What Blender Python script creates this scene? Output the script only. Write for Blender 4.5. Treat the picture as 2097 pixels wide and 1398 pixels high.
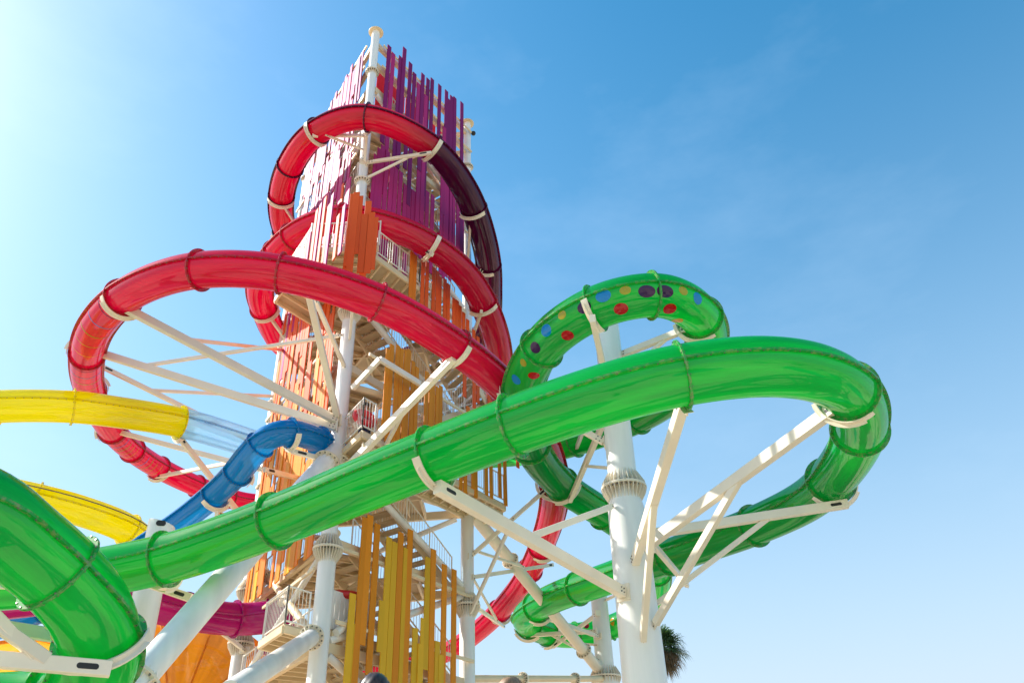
import bpy, math, random
import numpy as np
from mathutils import Vector, Matrix
random.seed(7)
for o in list(bpy.data.objects): bpy.data.objects.remove(o)
SC = bpy.context.scene
COL = SC.collection
# ------------------------------------------------------------------ camera
W, H = 2097.0, 1398.0
F = 1746.0
CZ = 0.9
VPX, VPY = 957 - W / 2, -1950 - H / 2
ROLL = math.atan2(VPX, -VPY)
PITCH = math.atan(F / math.hypot(VPX, VPY))
cd = bpy.data.cameras.new('camera'); cam = bpy.data.objects.new('camera', cd); COL.objects.link(cam)
cd.sensor_width = 36; cd.lens = F / W * 36; cd.clip_start = 0.1; cd.clip_end = 6000
_fw = Vector((0, math.cos(PITCH), math.sin(PITCH))); _dn = Vector((0, math.sin(PITCH), -math.cos(PITCH)))
_c, _s = math.cos(-ROLL), math.sin(-ROLL)
_rt = Vector((1, 0, 0)) * _c + _dn * _s; _up = Vector((1, 0, 0)) * _s - _dn * _c
M4 = Matrix((_rt, _up, -_fw)).transposed().to_4x4(); M4.translation = (0, 0, CZ)
cam.matrix_world = M4
SC.camera = cam
# ------------------------------------------------------------------ light
SUN_AZ, SUN_EL = math.radians(-75), math.radians(37)      # azimuth from +Y, negative = left
wd = bpy.data.worlds.new('World'); SC.world = wd; wd.use_nodes = True
nt = wd.node_tree; nt.nodes.clear()
wo = nt.nodes.new('ShaderNodeOutputWorld'); bg = nt.nodes.new('ShaderNodeBackground')
sky = nt.nodes.new('ShaderNodeTexSky'); sky.sky_type = 'NISHITA'; sky.sun_disc = False
sky.sun_elevation = SUN_EL; sky.sun_rotation = SUN_AZ
sky.air_density = 1.0; sky.dust_density = 1.5; sky.ozone_density = 3.0; sky.altitude = 0
# faint high haze streaks, the same all round the sky
tc = nt.nodes.new('ShaderNodeTexCoord'); mp = nt.nodes.new('ShaderNodeMapping')
mp.inputs['Scale'].default_value = (1.3, 1.0, 3.2); mp.inputs['Rotation'].default_value = (0.5, 0.15, 1.9)
no = nt.nodes.new('ShaderNodeTexNoise'); no.inputs['Scale'].default_value = 2.2; no.inputs['Detail'].default_value = 6; no.inputs['Roughness'].default_value = 0.6
cr = nt.nodes.new('ShaderNodeValToRGB'); cr.color_ramp.elements[0].position = 0.50; cr.color_ramp.elements[1].position = 0.85
cr.color_ramp.elements[1].color = (0.06, 0.06, 0.06, 1)
mx = nt.nodes.new('ShaderNodeMix'); mx.data_type = 'RGBA'; mx.inputs[7].default_value = (8.5, 9.3, 10.2, 1)
nt.links.new(tc.outputs['Generated'], mp.inputs[0]); nt.links.new(mp.outputs[0], no.inputs['Vector'])
nt.links.new(no.outputs[0], cr.inputs[0]); nt.links.new(cr.outputs[0], mx.inputs[0]); hs0 = nt.nodes.new('ShaderNodeHueSaturation'); hs0.inputs['Saturation'].default_value = 1.4; hs0.inputs['Hue'].default_value = 0.480; nt.links.new(sky.outputs[0], hs0.inputs['Color']); nt.links.new(hs0.outputs[0], mx.inputs[6])
# pale haze low over the sea, the same all round
sx = nt.nodes.new('ShaderNodeSeparateXYZ'); nt.links.new(tc.outputs['Generated'], sx.inputs[0])
om = nt.nodes.new('ShaderNodeMath'); om.operation = 'SUBTRACT'; om.use_clamp = True; om.inputs[0].default_value = 1.0; nt.links.new(sx.outputs[2], om.inputs[1])
pw0 = nt.nodes.new('ShaderNodeMath'); pw0.operation = 'POWER'; pw0.inputs[1].default_value = 2.3; nt.links.new(om.outputs[0], pw0.inputs[0])
mu0 = nt.nodes.new('ShaderNodeMath'); mu0.operation = 'MULTIPLY'; mu0.use_clamp = True; mu0.inputs[1].default_value = 1.4; nt.links.new(pw0.outputs[0], mu0.inputs[0])
mx2 = nt.nodes.new('ShaderNodeMix'); mx2.data_type = 'RGBA'; mx2.inputs[7].default_value = (2.75, 3.3, 3.8, 1)
nt.links.new(mu0.outputs[0], mx2.inputs[0]); nt.links.new(mx.outputs[2], mx2.inputs[6]); nt.links.new(mx2.outputs[2], bg.inputs[0]); bg.inputs[1].default_value = 0.15
nt.links.new(bg.outputs[0], wo.inputs[0])
sl = bpy.data.lights.new('sun', 'SUN'); so = bpy.data.objects.new('sun', sl); COL.objects.link(so)
sl.energy = 4.6; sl.angle = math.radians(0.53); sl.color = (1.0, 0.95, 0.87)
sd = Vector((math.sin(SUN_AZ) * math.cos(SUN_EL), math.cos(SUN_AZ) * math.cos(SUN_EL), math.sin(SUN_EL)))
so.rotation_euler = sd.to_track_quat('Z', 'Y').to_euler()
vs = SC.view_settings; vs.view_transform = 'Standard'; vs.look = 'None'; vs.exposure = 0.8; vs.gamma = 1; vs.use_curve_mapping = False
SC.render.engine = 'CYCLES'
SC.cycles.max_bounces = 10; SC.cycles.diffuse_bounces = 5; SC.cycles.transparent_max_bounces = 12
# ------------------------------------------------------------------ pixel helpers (survey of the place)
def ray(u, v):
    x, y = u - W / 2, v - H / 2
    xr, yr = _c * x - _s * y, _s * x + _c * y
    return Vector((xr, F * math.cos(PITCH) + yr * math.sin(PITCH), F * math.sin(PITCH) - yr * math.cos(PITCH)))
C0 = Vector((0, 0, CZ))
def PY(u, v, Y): r = ray(u, v); return C0 + r * (Y / r.y)
def PZ(u, v, Z): r = ray(u, v); return C0 + r * ((Z - CZ) / r.z)
def PR(u, v, R): return C0 + ray(u, v).normalized() * R
def proj(p):
    d = Vector(p) - C0
    dep = d.dot(_fw)
    return (W / 2 + d.dot(_rt) / dep * F, H / 2 - d.dot(_up) / dep * F)
def zat(X, Y, v):
    lo, hi = 0.0, 60.0
    for _ in range(40):
        m = (lo + hi) / 2
        if proj((X, Y, m))[1] > v: lo = m
        else: hi = m
    return lo
# ------------------------------------------------------------------ materials
def newmat(n):
    m = bpy.data.materials.new(n); m.use_nodes = True; t = m.node_tree; t.nodes.clear()
    o = t.nodes.new('ShaderNodeOutputMaterial'); return m, t, o
def noisecol(t, c, amt, scale, detail=4, coord='Object', stretch=None, lo=0.3, hi=0.72):
    tc = t.nodes.new('ShaderNodeTexCoord'); n = t.nodes.new('ShaderNodeTexNoise'); n.inputs['Scale'].default_value = scale; n.inputs['Detail'].default_value = detail
    if stretch:
        mp = t.nodes.new('ShaderNodeMapping'); mp.inputs['Scale'].default_value = stretch
        t.links.new(tc.outputs[coord], mp.inputs[0]); t.links.new(mp.outputs[0], n.inputs['Vector'])
    else: t.links.new(tc.outputs[coord], n.inputs['Vector'])
    r = t.nodes.new('ShaderNodeValToRGB'); r.color_ramp.elements[0].position = lo; r.color_ramp.elements[1].position = hi
    r.color_ramp.elements[0].color = (*[x * (1 - amt) for x in c], 1); r.color_ramp.elements[1].color = (*[min(1, x * (1 + amt * 0.6)) for x in c], 1)
    t.links.new(n.outputs[0], r.inputs[0]); return r.outputs[0], n.outputs[0]
MAT = {}
def paint(n, c, rough=0.4, amt=0.12, scale=1.7, bump=0.0, metal=0.0, coat=0.0, stretch=None, spec=0.5):
    m, t, o = newmat(n); p = t.nodes.new('ShaderNodeBsdfPrincipled')
    col, fac = noisecol(t, c, amt, scale, 6, 'Object', stretch)
    oi = t.nodes.new('ShaderNodeObjectInfo'); hs = t.nodes.new('ShaderNodeHueSaturation')
    ma = t.nodes.new('ShaderNodeMapRange'); ma.inputs[3].default_value = 0.90; ma.inputs[4].default_value = 1.08
    t.links.new(oi.outputs['Random'], ma.inputs[0]); t.links.new(ma.outputs[0], hs.inputs['Value']); t.links.new(col, hs.inputs['Color'])
    t.links.new(hs.outputs[0], p.inputs['Base Color'])
    p.inputs['Roughness'].default_value = rough; p.inputs['Metallic'].default_value = metal
    p.inputs['Coat Weight'].default_value = coat; p.inputs['Coat Roughness'].default_value = 0.08; p.inputs['Specular IOR Level'].default_value = spec
    rr = t.nodes.new('ShaderNodeMapRange'); rr.inputs[3].default_value = rough * 0.8; rr.inputs[4].default_value = min(1, rough * 1.25)
    t.links.new(fac, rr.inputs[0]); t.links.new(rr.outputs[0], p.inputs['Roughness'])
    if bump:
        b = t.nodes.new('ShaderNodeBump'); b.inputs['Strength'].default_value = bump; b.inputs['Distance'].default_value = 0.01
        t.links.new(fac, b.inputs['Height']); t.links.new(b.outputs[0], p.inputs['Normal'])
    t.links.new(p.outputs[0], o.inputs[0]); MAT[n] = m; return m
def fibre(n, c, ct, trans=0.5, rough=0.035, clear=0.0, dirt=0.12, tamt=0.30, stain=0.0):
    """gel-coated fibreglass: body colour, light through the shell, clear gloss on top"""
    m, t, o = newmat(n)
    col, fac = noisecol(t, c, dirt, 3.0, 5, 'UV', (0.15, 1.2, 1))
    colt, _ = noisecol(t, ct, tamt, 1.6, 4, 'UV', (0.14, 1.9, 1), 0.40, 0.60)  # streaks of light through the shell, painted into its translucent tint
    d = t.nodes.new('ShaderNodeBsdfDiffuse'); tr = t.nodes.new('ShaderNodeBsdfTranslucent'); g = t.nodes.new('ShaderNodeBsdfGlossy')
    if stain:                                            # old sealant and scale along the lips
        tcs = t.nodes.new('ShaderNodeTexCoord'); ns = t.nodes.new('ShaderNodeTexNoise'); ns.inputs['Scale'].default_value = 9; ns.inputs['Detail'].default_value = 7; ns.inputs['Roughness'].default_value = 0.7
        t.links.new(tcs.outputs['Object'], ns.inputs['Vector']); rs = t.nodes.new('ShaderNodeValToRGB'); rs.color_ramp.elements[0].position = 0.47; rs.color_ramp.elements[1].position = 0.62
        rs.color_ramp.elements[1].color = (stain, stain, stain, 1); t.links.new(ns.outputs[0], rs.inputs[0])
        ms = t.nodes.new('ShaderNodeMix'); ms.data_type = 'RGBA'; ms.inputs[7].default_value = (0.42, 0.36, 0.20, 1); t.links.new(rs.outputs[0], ms.inputs[0]); t.links.new(col, ms.inputs[6]); col = ms.outputs[2]
    t.links.new(col, d.inputs[0]); t.links.new(colt, tr.inputs[0]); g.inputs['Roughness'].default_value = rough; g.inputs[0].default_value = (1, 1, 1, 1)
    m1 = t.nodes.new('ShaderNodeMixShader'); m1.inputs[0].default_value = trans
    t.links.new(d.outputs[0], m1.inputs[1]); t.links.new(tr.outputs[0], m1.inputs[2]); last = m1.outputs[0]
    if clear:
        tp = t.nodes.new('ShaderNodeBsdfTransparent'); tp.inputs[0].default_value = (*ct, 1)
        mc = t.nodes.new('ShaderNodeMixShader'); mc.inputs[0].default_value = clear
        t.links.new(last, mc.inputs[1]); t.links.new(tp.outputs[0], mc.inputs[2]); last = mc.outputs[0]
    lw = t.nodes.new('ShaderNodeLayerWeight'); lw.inputs[0].default_value = 0.5
    pw = t.nodes.new('ShaderNodeMath'); pw.operation = 'POWER'; pw.inputs[1].default_value = 5.0
    ml = t.nodes.new('ShaderNodeMath'); ml.operation = 'MULTIPLY_ADD'; ml.inputs[1].default_value = 0.45; ml.inputs[2].default_value = 0.034
    t.links.new(lw.outputs['Facing'], pw.inputs[0]); t.links.new(pw.outputs[0], ml.inputs[0])
    m2 = t.nodes.new('ShaderNodeMixShader'); t.links.new(ml.outputs[0], m2.inputs[0]); t.links.new(last, m2.inputs[1]); t.links.new(g.outputs[0], m2.inputs[2])
    # laid-up shell is slightly wavy along its length
    tc = t.nodes.new('ShaderNodeTexCoord'); mp = t.nodes.new('ShaderNodeMapping'); mp.inputs['Scale'].default_value = (0.5, 3.2, 1)
    nz = t.nodes.new('ShaderNodeTexNoise'); nz.inputs['Scale'].default_value = 2.2; nz.inputs['Detail'].default_value = 3
    t.links.new(tc.outputs['UV'], mp.inputs[0]); t.links.new(mp.outputs[0], nz.inputs['Vector'])
    b = t.nodes.new('ShaderNodeBump'); b.inputs['Strength'].default_value = 0.2; b.inputs['Distance'].default_value = 0.015
    t.links.new(nz.outputs[0], b.inputs['Height'])
    for x in (g, d): t.links.new(b.outputs[0], x.inputs['Normal'])
    t.links.new(m2.outputs[0], o.inputs[0]); MAT[n] = m; return m
paint('white_paint', (0.80, 0.79, 0.75), 0.33, 0.13, 2.2, stretch=(1, 1, 0.12))
paint('cream_paint', (0.76, 0.61, 0.39), 0.42, 0.10, 1.3)
paint('arm_paint', (0.82, 0.735, 0.59), 0.38, 0.08, 1.1)
paint('deck_paint', (0.60, 0.47, 0.30), 0.55, 0.16, 2.0)
paint('steel', (0.20, 0.19, 0.18), 0.4, 0.2, 8, metal=0.9)
paint('dark', (0.02, 0.02, 0.02), 0.6)
paint('rail_paint', (0.80, 0.77, 0.70), 0.35, 0.06, 2)
for n, c in (('plum', (0.21, 0.016, 0.125)), ('magenta', (0.42, 0.028, 0.165)), ('coral', (0.78, 0.115, 0.028)), ('orange', (0.78, 0.20, 0.022)), ('amber', (0.74, 0.26, 0.02)), ('yellow', (0.74, 0.42, 0.03)), ('red_panel', (0.75, 0.02, 0.03))):
    paint('plank_' + n, c, 0.5, 0.07, 1.2, stretch=(1, 1, 0.25), spec=0.10)
fibre('red_shell', (0.68, 0.004, 0.055), (1.0, 0.006, 0.21), 0.55)
fibre('red_clear', (0.55, 0.003, 0.04), (1.0, 0.005, 0.16), 0.62)
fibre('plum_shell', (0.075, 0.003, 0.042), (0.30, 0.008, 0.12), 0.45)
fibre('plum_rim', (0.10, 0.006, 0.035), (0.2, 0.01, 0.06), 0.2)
fibre('red_rim', (0.50, 0.008, 0.035), (0.7, 0.015, 0.05), 0.3, stain=0.2)
fibre('green_shell', (0.004, 0.34, 0.075), (0.05, 0.80, 0.15), 0.55)
fibre('green_rim', (0.012, 0.38, 0.065), (0.07, 0.75, 0.1), 0.35, stain=0.6)
fibre('yellow_shell', (0.88, 0.76, 0.004), (0.98, 0.92, 0.012), 0.5, dirt=0.05, tamt=0.12)
fibre('blue_shell', (0.003, 0.215, 0.54), (0.005, 0.32, 0.8), 0.2)
fibre('ice_shell', (0.24, 0.55, 0.85), (0.60, 0.83, 0.97), 0.5, clear=0.36, dirt=0.06, tamt=0.1)
fibre('magenta_shell', (0.46, 0.006, 0.19), (0.75, 0.015, 0.30), 0.35)
fibre('orange_shell', (0.84, 0.28, 0.010), (0.97, 0.42, 0.03), 0.5)
for n, c in (('purple', (0.06, 0.012, 0.10)), ('blue', (0.005, 0.28, 0.85)), ('red', (0.62, 0.004, 0.008)), ('gold', (0.55, 0.42, 0.03)), ('amber', (0.85, 0.36, 0.03)), ('lime', (0.25, 0.50, 0.02))):
    fibre('print_' + n, c, c, 0.35)
# ------------------------------------------------------------------ mesh builder
class MB:
    def __init__(s): s.v = []; s.f = []; s.uv = {}
    def add(s, vs, fs, uvs=None):
        k = len(s.v); s.v += [tuple(x) for x in vs]
        for i, f in enumerate(fs):
            if uvs: s.uv[len(s.f)] = uvs[i]
            s.f.append(tuple(a + k for a in f))
        return s
    def box(s, c, hx, hy, hz, ax=None):
        X, Y, Z = ax or (Vector((1, 0, 0)), Vector((0, 1, 0)), Vector((0, 0, 1))); c = Vector(c)
        vs = [c + X * (hx * a) + Y * (hy * b) + Z * (hz * d) for d in (-1, 1) for b in (-1, 1) for a in (-1, 1)]
        return s.add(vs, [(0, 2, 3, 1), (4, 5, 7, 6), (0, 1, 5, 4), (2, 6, 7, 3), (0, 4, 6, 2), (1, 3, 7, 5)])
    def beam(s, a, b, w, h, up=None, bev=0.0):
        a, b = Vector(a), Vector(b); d = (b - a); L = d.length; d.normalize()
        up = Vector(up) if up else Vector((0, 0, 1))
        if abs(d.dot(up)) > 0.97: up = Vector((0, 1, 0))
        X = d.cross(up).normalized(); Z = X.cross(d)
        w /= 2; h /= 2; e = min(bev or 0.012, w * 0.4, h * 0.4)
        prof = [(w - e, -h), (w, -h + e), (w, h - e), (w - e, h), (-w + e, h), (-w, h - e), (-w, -h + e), (-w + e, -h)]
        return s.loft([[p + X * x + Z * z for x, z in prof] for p in (a, b)], True, True)
    def loft(s, rings, closed=True, caps=False):
        n = len(rings[0]); vs = [p for r in rings for p in r]; fs = []
        for i in range(len(rings) - 1):
            for j in range(n if closed else n - 1):
                k = (j + 1) % n; fs.append((i * n + j, i * n + k, (i + 1) * n + k, (i + 1) * n + j))
        if caps: fs.append(tuple(range(n - 1, -1, -1))); fs.append(tuple((len(rings) - 1) * n + j for j in range(n)))
        return s.add(vs, fs)
    def lathe(s, a, b, prof, n=24, caps=True):
        """prof: list of (t along a->b in metres, radius)"""
        a, b = Vector(a), Vector(b); d = (b - a).normalized()
        up = Vector((0, 0, 1)) if abs(d.z) < 0.95 else Vector((1, 0, 0))
        X = d.cross(up).normalized(); Z = X.cross(d)
        rs = [[a + d * t + X * (r * math.cos(2 * math.pi * k / n)) + Z * (r * math.sin(2 * math.pi * k / n)) for k in range(n)] for t, r in prof]
        return s.loft(rs, True, caps)
    def pipe(s, a, b, r, n=14): L = (Vector(b) - Vector(a)).length; return s.lathe(a, b, [(0, r), (L, r)], n)
    def prism(s, pts, z0, z1):
        n = len(pts); vs = [(p[0], p[1], z0) for p in pts] + [(p[0], p[1], z1) for p in pts]
        return s.add(vs, [tuple(range(n - 1, -1, -1)), tuple(range(n, 2 * n))] + [(i, (i + 1) % n, n + (i + 1) % n, n + i) for i in range(n)])
    def build(s, name, mat, parent=None, smooth=None):
        me = bpy.data.meshes.new(name); me.from_pydata(s.v, [], s.f)
        if s.uv:
            ul = me.uv_layers.new(name='UVMap')
            for p in me.polygons:
                u = s.uv.get(p.index)
                if u:
                    for q, li in enumerate(p.loop_indices): ul.data[li].uv = u[q]
        me.materials.append(MAT[mat]); me.update()
        if smooth:
            me.polygons.foreach_set('use_smooth', [True] * len(me.polygons))
            if smooth < 3.1: me.set_sharp_from_angle(angle=smooth)
        o = bpy.data.objects.new(name, me); COL.objects.link(o); o.parent = parent
        return o
def tag(o, label=None, cat=None, group=None, kind=None):
    if label: o['label'] = label
    if cat: o['category'] = cat
    if group: o['group'] = group
    if kind: o['kind'] = kind
    return o
def thing(name, label, cat, group=None):
    o = bpy.data.objects.new(name, None); COL.objects.link(o); o.empty_display_size = 0.3
    return tag(o, label, cat, group)
SM = math.radians(38)
# ------------------------------------------------------------------ ground
def ground_mat():
    m, t, o = newmat('sand_paving'); p = t.nodes.new('ShaderNodeBsdfPrincipled')
    a, f = noisecol(t, (0.62, 0.52, 0.38), 0.25, 0.08, 8)
    n2 = t.nodes.new('ShaderNodeTexVoronoi'); n2.inputs['Scale'].default_value = 0.11
    tc = t.nodes.new('ShaderNodeTexCoord'); t.links.new(tc.outputs['Object'], n2.inputs['Vector'])
    r = t.nodes.new('ShaderNodeValToRGB'); r.color_ramp.interpolation = 'CONSTANT'
    e = r.color_ramp.elements; e[0].position = 0; e[0].color = (1.15, 1.1, 1.05, 1); e[1].position = 0.55; e[1].color = (0.75, 0.72, 0.68, 1)
    for ps, cl in ((0.68, (0.10, 0.20, 0.10, 1)), (0.80, (0.12, 0.42, 0.62, 1))): q = e.new(ps); q.color = cl  # dark and blue patches added to the unseen ground to streak tube reflections
    t.links.new(n2.outputs['Color'], r.inputs[0])
    mx = t.nodes.new('ShaderNodeMix'); mx.data_type = 'RGBA'; mx.blend_type = 'MULTIPLY'; mx.inputs[0].default_value = 1.0
    t.links.new(a, mx.inputs[6]); t.links.new(r.outputs[0], mx.inputs[7]); t.links.new(mx.outputs[2], p.inputs['Base Color'])
    p.inputs['Roughness'].default_value = 0.85; t.links.new(p.outputs[0], o.inputs[0]); MAT['ground'] = m
ground_mat()
g = MB().add([(-3000, -3000, 0), (3000, -3000, 0), (3000, 3000, 0), (-3000, 3000, 0)], [(0, 1, 2, 3)]).build('ground', 'ground'); tag(g, kind='structure')
# ------------------------------------------------------------------ slides
class Path:
    def __init__(s, pts, step=0.12):
        P = [np.array(p, float) for p in pts]; P = [2 * P[0] - P[1]] + P + [2 * P[-1] - P[-2]]
        out = []
        for i in range(1, len(P) - 2):                       # centripetal Catmull-Rom
            p0, p1, p2, p3 = P[i - 1:i + 3]
            t0 = 0; t1 = t0 + np.linalg.norm(p1 - p0) ** .5; t2 = t1 + np.linalg.norm(p2 - p1) ** .5; t3 = t2 + np.linalg.norm(p3 - p2) ** .5
            n = max(4, int(np.linalg.norm(p2 - p1) / 0.05))
            for t in np.linspace(t1, t2, n, endpoint=False):
                A1 = (t1 - t) / (t1 - t0) * p0 + (t - t0) / (t1 - t0) * p1; A2 = (t2 - t) / (t2 - t1) * p1 + (t - t1) / (t2 - t1) * p2
                A3 = (t3 - t) / (t3 - t2) * p2 + (t - t2) / (t3 - t2) * p3
                B1 = (t2 - t) / (t2 - t0) * A1 + (t - t0) / (t2 - t0) * A2; B2 = (t3 - t) / (t3 - t1) * A2 + (t - t1) / (t3 - t1) * A3
                out.append((t2 - t) / (t2 - t1) * B1 + (t - t1) / (t2 - t1) * B2)
        out.append(P[-2]); q = np.array(out)
        for _ in range(40):                                  # relax surveying wobble
            q[1:-1] = q[1:-1] * .5 + (q[:-2] + q[2:]) * .25
        d = np.r_[0, np.cumsum(np.linalg.norm(np.diff(q, axis=0), axis=1))]; s.L = d[-1]
        n = max(3, int(s.L / step)); g = np.linspace(0, s.L, n + 1); s.s = g
        s.p = np.c_[[np.interp(g, d, q[:, k]) for k in range(3)]].T
        s.t = np.gradient(s.p, axis=0); s.t /= np.linalg.norm(s.t, axis=1)[:, None]
        s.px = np.array([proj(p) for p in s.p])
        s.dep = np.array([(Vector(p) - C0).dot(_fw) for p in s.p])
    def at(s, x):
        i = int(np.clip(np.searchsorted(s.s, x), 0, len(s.s) - 1)); p = Vector([np.interp(x, s.s, s.p[:, k]) for k in range(3)])
        t = Vector([np.interp(x, s.s, s.t[:, k]) for k in range(3)]).normalized()
        side = t.cross(Vector((0, 0, 1))).normalized(); return p, t, side, side.cross(t)
    def near(s, u, v, lo=0, hi=1e9):
        e = np.hypot(s.px[:, 0] - u, s.px[:, 1] - v); e[(s.s < lo) | (s.s > hi) | (s.dep < 1)] = 1e9
        return float(s.s[int(np.argmin(e))])
def ringpts(fr, r, a0, a1, n):
    p, t, sd_, up = fr
    return [p + sd_ * (r * math.cos(a0 + (a1 - a0) * k / n)) + up * (r * math.sin(a0 + (a1 - a0) * k / n)) for k in range(n + (0 if abs(a1 - a0) > 6.28 else 1))]
def shell(P, s0, s1, r, arc=(0, 2 * math.pi), n=30, step=0.15):
    m = MB(); k = max(2, int((s1 - s0) / step)); full = abs(arc[1] - arc[0]) > 6.28
    rings = [ringpts(P.at(s0 + (s1 - s0) * i / k), r, arc[0], arc[1], n) for i in range(k + 1)]
    c = len(rings[0]); fs = []; uv = []
    for i in range(k):
        for j in range(c if full else c - 1):
            q = (j + 1) % c; fs.append((i * c + j, i * c + q, (i + 1) * c + q, (i + 1) * c + j))
            ua, ub = s0 + (s1 - s0) * i / k, s0 + (s1 - s0) * (i + 1) / k; va, vb = j / n * 3.2, (j + 1) / n * 3.2
            uv.append([(ua, va), (ua, vb), (ub, vb), (ub, va)])
    m.add([p for r_ in rings for p in r_], fs, uv); return m
def ringflange(P, s, r, out=0.088, th=0.024, arc=(0, 2 * math.pi), n=34):
    p, t, sd_, up = P.at(s); m = MB(); full = abs(arc[1] - arc[0]) > 6.28
    rs = []
    for rr, dt in ((r - 0.004, -th), (r + out - 0.008, -th), (r + out, -th * 0.7), (r + out, th * 0.7), (r + out - 0.008, th), (r - 0.004, th)):
        rs.append([q + t * dt for q in ringpts((p, t, sd_, up), rr, arc[0], arc[1], n)])
    if full: return m.loft(rs, True)
    return m.loft([list(x) for x in zip(*rs)], True, True)
def seam(P, s0, s1, r, ang, out=0.075, th=0.022, step=0.2):
    m = MB(); k = max(2, int((s1 - s0) / step)); rs = []
    for i in range(k + 1):
        p, t, a, b = P.at(s0 + (s1 - s0) * i / k); d = a * math.cos(ang) + b * math.sin(ang); e = b * math.cos(ang) - a * math.sin(ang)
        rs.append([p + d * (r - .003) - e * th, p + d * (r + out) - e * th, p + d * (r + out) + e * th, p + d * (r - .003) + e * th])
    return m.loft(rs, True, True)
def dome(m, c, nrm, r, h=0.5):
    nrm = nrm.normalized(); a = nrm.orthogonal().normalized(); b = nrm.cross(a)
    vs = [c + a * (r * math.cos(k * math.pi / 3)) + b * (r * math.sin(k * math.pi / 3)) for k in range(6)]
    vs += [c + nrm * (r * h) + (v - c) * 0.75 for v in vs]
    m.add(vs, [(i, (i + 1) % 6, 6 + (i + 1) % 6, 6 + i) for i in range(6)] + [tuple(range(6, 12))])
def boltrows(P, s0, s1, r, angs, pitch=0.22, rad=0.017, under=True):
    m = MB(); k = max(1, int((s1 - s0) / pitch))
    for i in range(k):
        p, t, a, b = P.at(s0 + (s1 - s0) * (i + .5) / k)
        for ang in angs:
            d = a * math.cos(ang) + b * math.sin(ang); e = b * math.cos(ang) - a * math.sin(ang)
            sg = 1 if math.cos(ang) > 0 else -1
            dome(m, p + d * (r + .045) - e * (0.022 * sg), -e * sg, rad, 0.9)
    return m
def flangebolts(P, s, r, n=18, rad=0.017, th=0.024, arc=(0, 2 * math.pi)):
    p, t, a, b = P.at(s); m = MB()
    for k in range(n):
        an = arc[0] + (arc[1] - arc[0]) * (k + .5) / n; d = a * math.cos(an) + b * math.sin(an)
        for sg in (-1, 1): dome(m, p + d * (r + 0.06) + t * (th * sg), t * sg, rad, 0.9)
    return m
def slide(root, P, joints, r, mats, rims, arcs=None, s0=0.0, s1=None, dark_bolts='steel', seams=True, near=18):
    """sections between joints; each with its seam lips and bolts; a flange at each joint"""
    s1 = s1 or P.L; J = sorted(j for j in joints if s0 + .3 < j < s1 - .3)
    cut = [s0]
    for j in J:
        if j - cut[-1] > .5: cut.append(j)
    edges = cut + [s1]
    for i in range(len(edges) - 1):
        a, b = edges[i], edges[i + 1]; m = mats(i, a, b) if callable(mats) else mats; rim = rims(i, a, b) if callable(rims) else rims
        arc = arcs(i, a, b) if arcs else (0, 2 * math.pi)
        sec = shell(P, a, b, r, arc).build('tube_section' if abs(arc[1] - arc[0]) > 6.28 else 'trough_section', m, root, 3.14)
        if seams:
            full = abs(arc[1] - arc[0]) > 6.28
            for an in ((0, math.pi) if full else arc):
                if full: seam(P, a + .02, b - .02, r, an).build('seam_lip', rim, sec)
                else: seam(P, a + .02, b - .02, r, an, .09, .03).build('rim_lip', rim, sec)
            if full: tag(boltrows(P, a + .1, b - .1, r, (0, math.pi)).build('seam_bolts', dark_bolts, sec), kind='stuff')
    for j in edges[1:-1]:
        rim = rims(0, j - .1, j + .1) if callable(rims) else rims
        arc = arcs(0, j - .05, j + .05) if arcs else (0, 2 * math.pi)
        fl = ringflange(P, j, r, arc=arc).build('joint_flange', rim, root, SM)
        tag(flangebolts(P, j, r, arc=arc).build('flange_bolts', dark_bolts, fl), kind='stuff')
    return edges
def spot(P, r, u, v, rad, lo, hi):
    """a printed disc lying on the outside of the tube where the sight line meets it"""
    best = (1e9,)
    for x in np.arange(lo, hi, 0.06):
        fr = P.at(x)
        for k in range(72):
            an = k * math.pi / 36; d = fr[2] * math.cos(an) + fr[3] * math.sin(an); q = fr[0] + d * r
            if d.dot(q - C0) > 0: continue
            w = proj(q); e = math.hypot(w[0] - u, w[1] - v)
            if e < best[0]: best = (e, x, an)
    _, x, an = best; m = MB(); vs = []; N = 22
    def pt(ds, da, rr):
        fr = P.at(x + ds); a = an + da; return fr[0] + (fr[2] * math.cos(a) + fr[3] * math.sin(a)) * rr
    vs.append(pt(0, 0, r + .004)); fs = []
    for q in (0.5, 1.0):
        for k in range(N):
            c = 2 * math.pi * k / N; vs.append(pt(rad * q * math.cos(c), rad * q * math.sin(c) / r, r + .004))
    for k in range(N):
        l = (k + 1) % N; fs += [(0, 1 + k, 1 + l), (1 + k, 1 + N + k, 1 + N + l, 1 + l)]
    return m.add(vs, fs)
def band(P, s, r, w, arc):
    m = MB(); n = 22
    m.loft([ringpts(P.at(s - w), r + .004, arc[0], arc[1], n), ringpts(P.at(s + w), r + .004, arc[0], arc[1], n)], False); return m
RR = 0.525
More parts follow.
